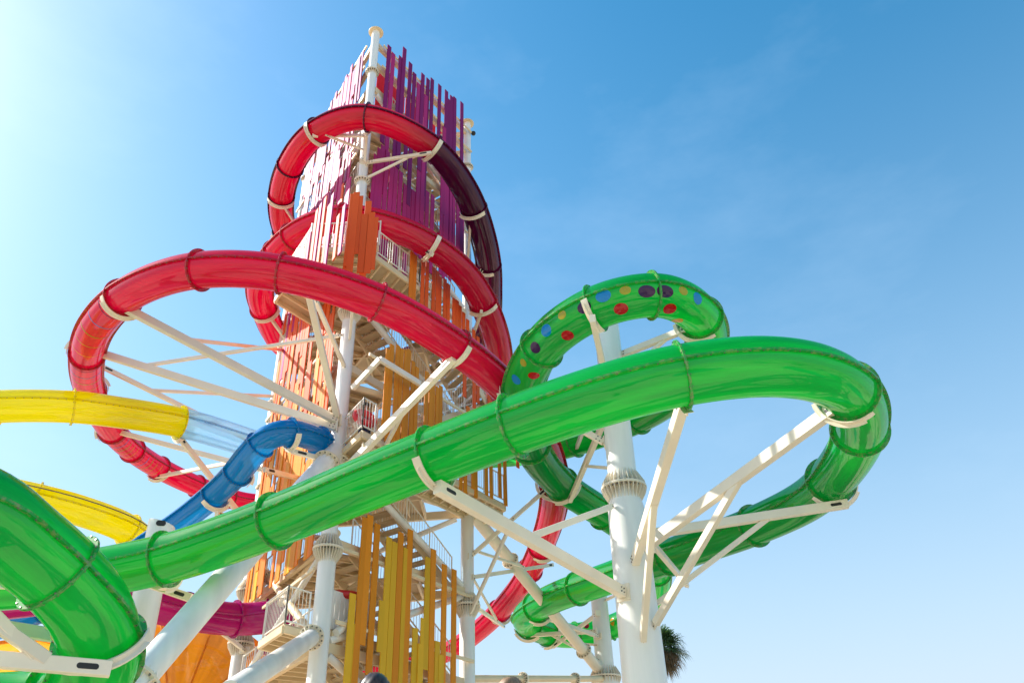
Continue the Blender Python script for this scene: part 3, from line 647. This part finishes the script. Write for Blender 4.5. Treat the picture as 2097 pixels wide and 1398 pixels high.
stair(TN + ER * .9 - EL * .05 + UP * 13.5, TR - ER * .2 - EL * .05 + UP * 17.25, -EL, GO * .8)
railing(tow, [TN - EL * GO + ER * .2 + UP * 20.42, TN - EL * GO + ER * 2.5 + UP * 20.42])
railing(tow, [TN - ER * 2.15 + UP * 20.42, TN - ER * 2.15 + EL * 3.2 + UP * 20.42])
# inner landings along the left face and flights along the right face
for i, z in enumerate(LEV[:-1]):
    deck(TN + EL * 1.2, EL, LL - 2.9, -NL_, 2.1, z + .12, 8)
    deck(TR + EB * 1.6, EB, LB - 3.4, (TN - TR).normalized() * .5 + (TN - TL).normalized() * .5, 2.3, z + .122, 8)
    z2 = LEV[i + 1]
    if i != 3: stair(TR - ER * .6 - NR_ * .25 + UP * (z + .12), TN + ER * 1.2 - NR_ * .25 + UP * (z2 + .05), -NR_, 1.15, rails=(True, i % 2 == 0))
    railing(tow, [TN + EL * .6 + NL_ * .02 + UP * (z + .15), TL - EL * .6 + NL_ * .02 + UP * (z + .15)], 1.1, .2)
deck(TN + EL * 1.2, EL, LL - 2.9, -NL_, 2.1, 31.1, 8)
# deck below the gallery's right end and low balcony by the near column
bz = zat(TN.x, TN.y, 1290); bc = TN - ER * .25 + EL * .3
deck(bc, EL, 2.0, -ER, 1.0, bz, 4); railing(tow, [bc - ER * .95 + EL * .05 + UP * bz, bc - ER * .95 + EL * 1.9 + UP * bz]); railing(tow, [bc - ER * .95 + EL * .05 + UP * bz, bc - ER * .1 + EL * .05 + UP * bz])
deck(TN + ER * .4, ER, 2.2, -NR_, 1.2, bz + .1, 4)
m = MB()
for k in range(9): m.beam(TN + ER * (.45 + .2 * k) - NR_ * .1 + UP * (bz + .15), TN + ER * (.45 + .2 * k) - NR_ * .1 + UP * (bz + 1.3), .19, .03, NR_)
m.build('gate_panel', 'white_paint', tow)
# canopy beam over the gallery entrance
ca, cb = PY(722, 795, 24.1), PY(778, 735, 23.4); MB().beam(ca, cb, .12, .2).build('canopy_beam', 'arm_paint', tow); MB().beam(cb, cb + ER * 2.0, .12, .2).build('canopy_beam', 'arm_paint', tow)
# red shade panels inside the crown
PANELS = True
for k in range(5):
    p = TN + EL * (1.0 + .5 * k) - NL_ * 1.6; MB().box(p + UP * (27.6 + (k % 2) * .2), .22, .02, .5, (EL, NL_, UP)).build('shade_panel', 'plank_red_panel', tow)
# ---- planks
def pl_at(u, v, o, nrm):
    r = ray(u, v); t = (o - C0).dot(nrm) / r.dot(nrm); return C0 + r * t
NPL = [0]
def plank(o, nrm, along, u, v0, v1, c, w=.23, slant=None):
    p = pl_at(u, v0, o, nrm); zb = zat(p.x, p.y, v1)
    NPL[0] += 1; jit = random.uniform(-.045, .045)
    m = MB(); h = (p.z - zb) / 2; a, t = w / 2 - .006, .022
    m.beam(Vector((p.x, p.y, zb)) + nrm * jit, Vector((p.x, p.y, p.z)) + nrm * jit, 2 * t, 2 * a, along, .006)
    return m.build('plank', 'plank_' + c, tow)
def zplank(o, nrm, along, s, z0, z1, c, w=.23):
    p = o + along * s + nrm * random.uniform(-.025, .025)
    m = MB().beam(Vector((p.x, p.y, z0)), Vector((p.x, p.y, z1)), .044, w - .012, along, .006); NPL[0] += 1
    return m.build('plank', 'plank_' + c, tow)
RF = TN + NR_ * .34; RO = TN - EL * (GO + .08); LF = TN + NL_ * .34; LO = TN - ER * 2.38
FCa, FCb = TN - ER * 2.38, TN - EL * 2.38; FD = (FCb - FCa).normalized(); FN = Vector((FD.y, -FD.x, 0))
if FN.y > 0: FN = -FN
def girts(o, along, s0, s1, zs, inn):
    for z in zs: MB().beam(o + along * s0 + inn * .07 + UP * z, o + along * s1 + inn * .07 + UP * z, .07, .12).build('girt', 'cream_paint', tow)
girts(RF, ER, .3, LR, [33.9, 32.5, 29.6, 27, 24, 21.6, 10.1, 7.9, 5.5], -NR_); girts(LF, EL, .3, LL, [33.9, 32.5, 29.6, 27, 24, 21.5, 18, 15, 12.2, 9.5], -NL_)
girts(RO, ER, .2, LR + .7, [12.9, 16.2], -NR_)
for u, a, b in ((781, 138, 222), (790, 145, 225), (799, 152, 214), (812, 168, 232), (824, 176, 250), (838, 190, 260), (856, 214, 290), (872, 228, 300), (888, 240, 300), (905, 250, 320)):
    o = plank(TN - NR_ * 1.3, NR_, ER, u, a, b, 'red_panel', .42); o.name = 'shade_panel'
# right face crown: (x, top, foot)
for u, a, b, c in ((799, 94, 292, 'plum'), (807, 109, 398, 'magenta'), (821, 117, 330, 'plum'), (828, 100, 345, 'plum'), (842, 129, 345, 'plum'), (850, 150, 420, 'plum'), (857, 172, 300, 'magenta'), (865, 153, 350, 'plum'), (872, 196, 455, 'magenta'), (877, 162, 430, 'plum'), (884, 163, 335, 'plum'), (902, 174, 345, 'plum'), (909, 262, 440, 'magenta'), (915, 186, 470, 'plum'), (921, 204, 520, 'plum'), (926, 197, 420, 'plum'), (932, 200, 560, 'plum'), (945, 211, 570, 'plum'),
                 (786, 298, 452, 'magenta'), (794, 310, 470, 'magenta'), (803, 330, 440, 'magenta'), (812, 345, 475, 'magenta'), (821, 352, 470, 'magenta'), (832, 378, 500, 'magenta'), (840, 384, 505, 'magenta'), (848, 390, 500, 'magenta'), (858, 330, 525, 'magenta'), (866, 400, 530, 'magenta'), (876, 392, 500, 'magenta'), (886, 400, 560, 'magenta'), (778, 305, 455, 'magenta'), (771, 318, 450, 'magenta')):
    plank(RF, NR_, ER, u, a, b, c, .255)
for k in range(8): plank(RF, NR_, ER, 905 + k * 6.2, 345 + k * 9 + (k % 3) * 6, 562 + (k * 7) % 12 + k, 'magenta', .195)
for k, (u, a) in enumerate(((779, 470), (792, 480), (812, 498), (829, 520), (846, 560), (866, 590))): plank(RF, NR_, ER, u, a, a + 70 + 10 * (k % 2), 'magenta', .26)
# corner screen
for u, a, b, c in ((716, 470, 590, 'coral'), (724, 398, 545, 'coral'), (731, 395, 565, 'coral'), (738, 402, 520, 'coral'), (748, 440, 560, 'coral'), (755, 412, 600, 'coral'), (762, 436, 560, 'coral'), (769, 446, 552, 'coral')):
    plank(FCb, FN, FD, u, a, b, c, .24)
# outside gallery screen, stepping down to the right
for k, (u, a, b, c) in enumerate(((844, 516, 620, 'orange'), (851, 522, 628, 'orange'), (866, 530, 640, 'coral'), (874, 538, 645, 'coral'), (889, 548, 690, 'coral'), (896, 556, 700, 'coral'), (903, 566, 700, 'coral'), (911, 572, 705, 'coral'), (918, 582, 712, 'coral'), (928, 612, 720, 'coral'), (935, 616, 730, 'coral'), (943, 626, 735, 'coral'), (950, 640, 735, 'coral'), (957, 655, 730, 'coral'), (972, 675, 760, 'coral'), (979, 690, 765, 'coral'), (999, 722, 790, 'coral'), (1006, 730, 770, 'coral'), (1022, 740, 800, 'coral'), (1030, 748, 810, 'coral'),
                                 (953, 765, 812, 'coral'), (972, 780, 835, 'coral'), (979, 790, 825, 'coral'), (1000, 800, 860, 'coral'), (960, 832, 880, 'orange'),
                                 (795, 715, 888, 'amber'), (803, 706, 905, 'amber'), (814, 708, 920, 'amber'), (822, 715, 930, 'amber'), (831, 718, 925, 'amber'), (839, 716, 925, 'amber'), (847, 740, 920, 'amber'), (855, 752, 905, 'amber'), (873, 762, 900, 'amber'), (881, 770, 895, 'amber'), (889, 780, 890, 'amber'), (897, 792, 885, 'amber'), (904, 790, 880, 'amber'),
                                 (945, 930, 1002, 'amber'), (953, 925, 1015, 'amber'), (968, 920, 1000, 'amber'), (975, 915, 1018, 'amber'), (997, 910, 1015, 'amber'), (1005, 905, 1020, 'amber'), (1022, 898, 1018, 'amber'), (1032, 892, 1035, 'amber'), (1057, 905, 958, 'coral'))):
    plank(RO, NR_, ER, u, a, b, c, .195)
# foot of the right face
for u, a, b, c in ((722, 1215, 1480, 'yellow'), (731, 1278, 1480, 'yellow'), (748, 1060, 1480, 'amber'), (758, 1055, 1320, 'amber'), (775, 1072, 1480, 'amber'), (781, 1230, 1335, 'yellow'), (796, 1100, 1480, 'yellow'), (807, 1110, 1480, 'yellow'), (820, 1090, 1480, 'amber'), (832, 1122, 1480, 'yellow'), (841, 1084, 1480, 'amber'), (852, 1285, 1480, 'yellow'), (861, 1318, 1480, 'yellow'), (869, 1265, 1360, 'yellow'), (878, 1140, 1370, 'yellow'), (889, 1124, 1480, 'amber'), (897, 1312, 1480, 'yellow'), (904, 1340, 1480, 'yellow'), (912, 1155, 1480, 'amber'), (932, 1165, 1480, 'amber')):
    plank(RF, NR_, ER, u, a, b, c, .27)
# left face: crown tops as seen, then run down in broken lengths
def zcol(z):
    if z > 24.5: return 'plum' if random.random() < .3 else 'magenta'
    if z > 21: return 'magenta' if random.random() < .55 else 'coral'
    if z > 16: return 'coral' if random.random() < .7 else 'orange'
    if z > 10: return 'orange' if random.random() < .6 else 'amber'
    return 'amber' if random.random() < .5 else 'yellow'
n = 27; w = (LL - 1.35) / n; rl = random.Random(11)
for k in range(n):
    s = .45 + w * (k + .5)
    z = 34.15 - rl.random() * .9; first = True
    while z > 11:
        L = rl.uniform(1.6, 4.6); 
        if first or rl.random() < .84: zplank(LF, NL_, EL, s, max(10, z - L), z, zcol(z - L / 2), min(.27, w + .01))
        first = False
        z -= L + rl.choice((.02, .3, .7, 1.4))
for k, (u, a, b) in enumerate(((636, 478, 580), (644, 455, 585), (652, 430, 585), (660, 418, 590), (668, 405, 560), (676, 420, 540), (684, 398, 545), (692, 440, 530), (628, 500, 575), (706, 420, 520))):
    plank(LO, NL_, EL, u, a, b, 'coral' if k % 3 else 'magenta', .25)
# ---- arms from the tower to the slides
TA = lambda u, v, dy=-.2: PY(u, v, TN.y + dy)
def tarm(px, P, j, r, end, w=.16, h=.22, **k): return arm(tow, px, P, j, r, end, w, h, **k)
e1 = TA(692, 862); _, B1 = tarm((248, 626), RED, JR3[7], RR, e1, .18, .26)
e2 = TA(690, 875); _, B2 = tarm((170, 712), RED, JR3[6], RR, e2, .18, .26)
e3 = TA(640, 905, 3.0); _, B3 = tarm((212, 752), RED, JR3[5], RR, PY(520, 905, 30.5), .14, .18)
_, B4 = tarm((200, 873), RED, JR3[4], RR, PY(540, 962, 31.2), .14, .2)
_, B5 = tarm((322, 976), RED, JR3[2], RR, PY(560, 930, 31.6), .12, .16)
brace(tow, on(B1, e1, .27), PY(592, 718, 31.2)); brace(tow, on(B2, e2, .24), TA(700, 686)); brace(tow, on(B3, PY(520, 905, 30.5), .3), PY(572, 812, 31.0))
e6 = TA(684, 985); _, B6 = tarm((925, 738), RED, JR3[11], RR, e6, .18, .24); brace(tow, on(B6, e6, .38), TA(765, 960, .6), .11, .14)
e7 = TA(692, 858); brace(tow, TA(632, 600, -4.0), e7, .2, .16); brace(tow, TA(645, 612, -3.6), TA(706, 752), .13, .13)
brace(tow, TA(722, 630, -2.6), TA(716, 695), .1, .12)
for px, j, e in (((645, 278), JR1[3], TA(748, 278)), ((878, 314), JR1[5], TA(752, 333)), ((752, 268), JR1[4], TA(746, 330)), ((575, 412), JR1[1], PY(618, 478, 31.0)), ((575, 484), JR1[0], PY(618, 470, 31.2)), ((965, 432), JR1[6], PY(957, 545, 30.6)), ((990, 548), JR1[7], PY(957, 600, 30.6))):
    tarm(px, RED, j, RR, e, .11, .15)
brace(tow, PY(670, 278, 24.2), TA(742, 306), .08, .1); brace(tow, PY(838, 322, 24.6), TA(748, 366), .08, .1)
for px, j, e in (((545, 638), JR2[0], PY(592, 705, 31.3)), ((985, 640), JR2[5], PY(957, 720, 30.6)), ((883, 520), JR2[4], PY(800, 470, 26.5))):
    tarm(px, RED, j, RR, e, .11, .15)
for px, j, e in (((1130, 1156), JR3[14], PY(962, 1182, 30.6)), ((1032, 1282), JR3[16], PY(965, 1236, 30.6)), ((1120, 1000), JR3[13], PY(962, 1140, 30.6))):
    tarm(px, RED, j, RR, e, .11, .15)
brace(tow, PY(1052, 1060, 29.0), PY(960, 1262, 30.5), .1, .13); brace(tow, PY(968, 1182, 30.7), PY(1018, 1270, 34), .08, .1); brace(tow, PY(976, 1128, 30.8), PY(1072, 1160, 33), .08, .1)
tarm((604, 925), BLU, JB[1], RB, TA(690, 948), .12, .16); tarm((545, 962), BLU, JB[3], RB, PY(635, 985, 27.5), .12, .16); tarm((445, 1052), BLU, JB[4], RB, PY(520, 1070, 31), .12, .16)
tarm((365, 892), YEL, y0 - .1, RY, PY(505, 1070, 30.6), .15, .2)
tarm((420, 1268), MAG, MAG.near(420, 1262), .54, PY(500, 1330, 31.0), .1, .14, cradle=False)
# raking legs
def rake(a, b, r, cols=(), mat='white_paint', name='raking_leg', col_w=None):
    a, b = Vector(a), Vector(b); d = (b - a).normalized(); o = MB().lathe(a, b, [(0, r), ((b - a).length, r)], 30).build(name, mat, tow, SM)
    for t in cols: q = a.lerp(b, t); collar(o, q.x, q.y, q.z, r, False, 14, d)
    return o
k1 = PR(282, 1392, 20.5); rake(TA(688, 925, 0), k1, .33, (.075,)); rake(k1, k1 + (k1 - TA(688, 925, 0)).normalized() * 6.6, .42, (.01,))
rake(TA(650, 1296, 0), PR(470, 1418, 18.5), .235, (.10,)); rake(TA(648, 1312, 0), PY(522, 1140, 31.4), .13, (.06, .7), 'cream_paint', 'tie_pipe')
r2 = PY(962, 1045, 30.7); r3 = PY(1228, 1372, 39.8); rake(r2, r3, .235, (.28, .86), 'arm_paint'); rake(PY(957, 1389, 30.8), PY(1235, 1389, 39.6), .13, (.35, .75), 'cream_paint', 'tie_pipe')
rake(TA(690, 1090, .2), PY(575, 1235, 29.0), .13, (), 'cream_paint', 'tie_pipe')
rake(PY(745, 1250, 26.3), TA(688, 1295, .3) , .12, (), 'white_paint', 'tie_pipe')
# ------------------------------------------------------------------ palm
def leafmat(n, c, ct):
    m, t, o = newmat(n); col, _ = noisecol(t, c, .35, 3.0); d = t.nodes.new('ShaderNodeBsdfPrincipled'); d.inputs['Roughness'].default_value = .4
    tr = t.nodes.new('ShaderNodeBsdfTranslucent'); tr.inputs[0].default_value = (*ct, 1); mx = t.nodes.new('ShaderNodeMixShader'); mx.inputs[0].default_value = .3
    t.links.new(col, d.inputs['Base Color']); t.links.new(d.outputs[0], mx.inputs[1]); t.links.new(tr.outputs[0], mx.inputs[2]); t.links.new(mx.outputs[0], o.inputs[0]); MAT[n] = m
leafmat('palm_green', (0.045, 0.085, 0.03), (.1, .2, .04)); leafmat('palm_dry', (0.24, 0.17, 0.10), (.25, .18, .1)); paint('palm_trunk', (0.16, 0.12, 0.085), .9, .3, 6)
palm = thing('palm_tree', 'fan palm with drooping dry fronds behind the tapered white pillar', 'palm tree')
pc = PY(1352, 1326, 48.0)
m = MB(); rs = [(0, .24), (3, .2), (pc.z - .8, .17), (pc.z - .2, .22), (pc.z, .12)]; m.lathe((pc.x, pc.y, 0), (pc.x, pc.y, 1), rs, 12); m.build('trunk', 'palm_trunk', palm, SM)
rp = random.Random(5)
crown = MB().lathe(pc - UP * .55, pc + UP * .2, [(0, .16), (.25, .30), (.5, .34), (.75, .12)], 10).build('crown', 'palm_trunk', palm, SM)
def frond(el, az, L, mat, nm, fan=.75):
    d = Vector((math.cos(az) * math.cos(el), math.sin(az) * math.cos(el), math.sin(el))); m = MB(); hub = pc + d * L * .45 - UP * (.12 * L)
    m.beam(pc, hub, .03, .02); sd_ = d.cross(UP).normalized(); up = sd_.cross(d)
    for k in range(26):
        a = -1.9 + 3.8 * k / 25 + rp.uniform(-.05, .05); l = fan * L * (.62 + .38 * math.cos(a * .55)) * rp.uniform(.85, 1.08)
        e = d * math.cos(a) + sd_ * math.sin(a) + up * (.22 * abs(math.sin(a)) + rp.uniform(-.06, .06)); wv = e.cross(up).normalized() * .028
        p1 = hub + e * l * .55; p2 = hub + e * l * .85 - UP * (.12 * l); p3 = hub + e * l - UP * (.30 * l + rp.uniform(0, .15))
        m.add([hub, p1 - wv, p1 + wv, p2 - wv * .7, p2 + wv * .7, p3], [(0, 1, 2), (1, 3, 4, 2), (3, 5, 4)])
    m.build(nm, mat, crown)
for k in range(44): frond(rp.uniform(-.25, 1.25), rp.uniform(0, 6.28), rp.uniform(1.1, 1.45), 'palm_green', 'frond')
for k in range(34): frond(rp.uniform(-1.35, -.35), rp.uniform(0, 6.28), rp.uniform(1.0, 1.35), 'palm_dry', 'dry_frond', .7)
# ------------------------------------------------------------------ people
def skinmat(): paint('skin', (0.50, 0.27, 0.18), .5, .1, 5); paint('hair_dark', (0.045, 0.03, 0.022), .35, .6, 30, stretch=(6, 1, 1)); paint('hair_brown', (0.24, 0.14, 0.07), .5, .4, 30, stretch=(6, 1, 1)); paint('shirt_navy', (0.03, 0.05, 0.12), .8, .15, 5); paint('shirt_white', (.7, .7, .7), .8, .1, 5); paint('float_red', (.6, .015, .02), .35)
    
skinmat()
def person(base, height, shirt, hair, face, label):
    t = thing('person', label, 'person', 'people'); s = height / 1.78
    J = {'pel': (0, 0, .95), 'bel': (0, 0, 1.12), 'che': (0, .01, 1.33), 'nck': (0, .0, 1.50), 'hd0': (0, -.01, 1.56), 'hd1': (0, -.015, 1.64), 'hd2': (0, .0, 1.70)}
    E = [('pel', 'bel'), ('bel', 'che'), ('che', 'nck'), ('nck', 'hd0'), ('hd0', 'hd1'), ('hd1', 'hd2')]
    Rr = {'pel': (.16, .12), 'bel': (.145, .105), 'che': (.165, .115), 'nck': (.055, .06), 'hd0': (.062, .075), 'hd1': (.076, .095), 'hd2': (.07, .085)}
    for sg, q in ((1, 'a'), (-1, 'b')):
        for nme, p, r in (('sh', (.18 * sg, 0, 1.43), (.06, .06)), ('el', (.23 * sg, .02, 1.15), (.043, .043)), ('wr', (.24 * sg, -.06, .92), (.03, .03)), ('ha', (.24 * sg, -.09, .82), (.035, .02)),
                          ('hi', (.09 * sg, 0, .9), (.088, .09)), ('kn', (.10 * sg, -.01, .5), (.06, .06)), ('an', (.11 * sg, .02, .09), (.04, .04)), ('to', (.12 * sg, -.13, .035), (.04, .03))):
            J[nme + q] = p; Rr[nme + q] = r
        E += [('che', 'sh' + q), ('sh' + q, 'el' + q), ('el' + q, 'wr' + q), ('wr' + q, 'ha' + q), ('pel', 'hi' + q), ('hi' + q, 'kn' + q), ('kn' + q, 'an' + q), ('an' + q, 'to' + q)]
    ks = list(J); rot = Matrix.Rotation(face, 3, 'Z'); me = bpy.data.meshes.new('body'); me.from_pydata([tuple(rot @ Vector(J[k]) * s + base) for k in ks], [(ks.index(a), ks.index(b)) for a, b in E], [])
    o = bpy.data.objects.new('body', me); COL.objects.link(o); o.parent = t
    md = o.modifiers.new('skin', 'SKIN'); sv = me.skin_vertices[0].data
    for i, k in enumerate(ks): sv[i].radius = (Rr[k][0] * s, Rr[k][1] * s); sv[i].use_root = (k == 'pel')
    sb = o.modifiers.new('sub', 'SUBSURF'); sb.levels = sb.render_levels = 2
    me.materials.append(MAT['skin'])
    for i in range(len(me.polygons)): pass
    # hair cap, ears, nose, sunglasses, shirt
    def P_(x, y, z): return rot @ Vector((x, y, z)) * s + base
    m = MB(); rs = []
    for i in range(9):
        f = i / 8 * math.pi * .5; ring = []
        for k in range(40):
            a = 2 * math.pi * k / 40; front = max(0, -math.sin(a)); zz = 1.66 + .128 * math.sin(f) + (.05 * front * (1 - i / 8)); rad = math.cos(f) * (1 + .035 * math.sin(k * 5.0 + i)); ring.append(P_(.089 * rad * math.cos(a), .108 * rad * math.sin(a) + .012, zz))
        rs.append(ring)
    m.loft(rs, True, True); hr_ = m.build('hair', hair, t, 3.14)
    m = MB(); rh = random.Random(3)
    for k in range(46):                                  # combed-back locks
        x0 = rh.uniform(-.8, .8); pr_ = None; w_ = rh.uniform(.004, .008); sw = rh.uniform(-.15, .15)
        for i in range(9):
            f = -.95 + 1.95 * i / 8; xx = x0 + sw * (f + 1); h_ = max(0, 1 - xx * xx * .98 - f * f * .92)
            p_ = P_(.09 * xx, .108 * f + .012, 1.66 + .132 * math.sqrt(h_) + .003 * math.sin(i + k))
            if pr_ is not None: m.pipe(pr_, p_, w_ * s, 5)
            pr_ = p_
    m.build('hair_locks', hair, hr_, SM)
    m = MB(); rs = []
    for z, a, b in ((.92, .17, .125), (1.1, .16, .12), (1.3, .185, .13), (1.42, .19, .115), (1.47, .09, .08)): rs.append([P_(a * math.cos(k * math.pi / 12), b * math.sin(k * math.pi / 12), z) for k in range(24)])
    m.loft(rs, True, False).build('shirt', shirt, t, 3.14)
    m = MB(); rs = []
    for sg in (-1, 1): m.loft([[P_(.1 * sg + rx * math.cos(k * math.pi / 8), rx * math.sin(k * math.pi / 8), z) for k in range(16)] for z, rx in ((.94, .11), (.7, .11), (.5, .115))], True)
    m.build('shorts', 'shirt_navy', t, 3.14)
    m = MB()
    for sg in (-1, 1): m.box(P_(.034 * sg, -.10, 1.655), .026, .008, .016, (rot @ Vector((1, 0, 0)), rot @ Vector((0, 1, 0)), UP))
    m.box(P_(0, -.105, 1.66), .07, .004, .005, (rot @ Vector((1, 0, 0)), rot @ Vector((0, 1, 0)), UP)); m.build('sunglasses', 'dark', t)
    m = MB(); m.lathe(P_(0, -.095, 1.635), P_(0, -.12, 1.605), [(0, .008), (.02, .016), (.035, .01)], 8); m.build('nose', 'skin', t, 3.14)
    for sg in (-1, 1): MB().lathe(P_(.078 * sg, .01, 1.63), P_(.092 * sg, .015, 1.63), [(0, .02), (.008, .03), (.014, .02)], 10).build('ear', 'skin', t, 3.14)
    m = MB().box(P_(0, -.1, 1.575), .022, .006, .005, (rot @ Vector((1, 0, 0)), rot @ Vector((0, 1, 0)), UP)); m.build('mouth', 'plank_coral', t)
    return t
q = PR(768, 1383, 4.75); person(Vector((q.x, q.y, 0)), q.z, 'shirt_white', 'hair_dark', .15, 'person with slicked dark hair and sunglasses standing at the bottom edge')
q = PR(1045, 1391, 6.2); person(Vector((q.x, q.y, 0)), q.z, 'shirt_navy', 'hair_brown', -.3, 'person with light brown hair, only the crown showing at the bottom')
q = TN + ER * .75 - EL * .75 + UP * 13.38; person(q, 1.72, 'shirt_white', 'hair_dark', .3, 'person in white behind the gallery railing beside the near column')
def floatring(c, ax_, label):
    m = MB(); a = ax_.orthogonal().normalized(); b = ax_.cross(a); rs = []
    for k in range(28):
        t = 2 * math.pi * k / 28; e = a * math.cos(t) + b * math.sin(t)
        rs.append([c + e * (.30 + .13 * math.cos(j * math.pi / 6)) + ax_ * (.13 * math.sin(j * math.pi / 6)) for j in range(12)])
    rs.append(rs[0]); o = m.loft(rs, True).build('swim_ring', 'float_red', None, 3.14); tag(o, label, 'swim ring', 'red swim rings')
floatring(TN + ER * .45 - EL * 1.25 + UP * 14.15, Vector((.5, -.7, .5)).normalized(), 'red swim ring held at the gallery railing')
floatring(TN + ER * 1.2 - EL * .5 + UP * (bz + 1.35) + NR_ * -.3 + EL * .5, Vector((.1, -.2, 1)).normalized(), 'red swim ring above the white gate panel at the low deck')
print('planks', NPL[0])

for o in bpy.data.objects:
    if o.name.split('.')[0] in ('bolts', 'collar_bolts', 'gussets', 'balusters', 'gusset_plate', 'hair_locks'): o['kind'] = 'stuff'
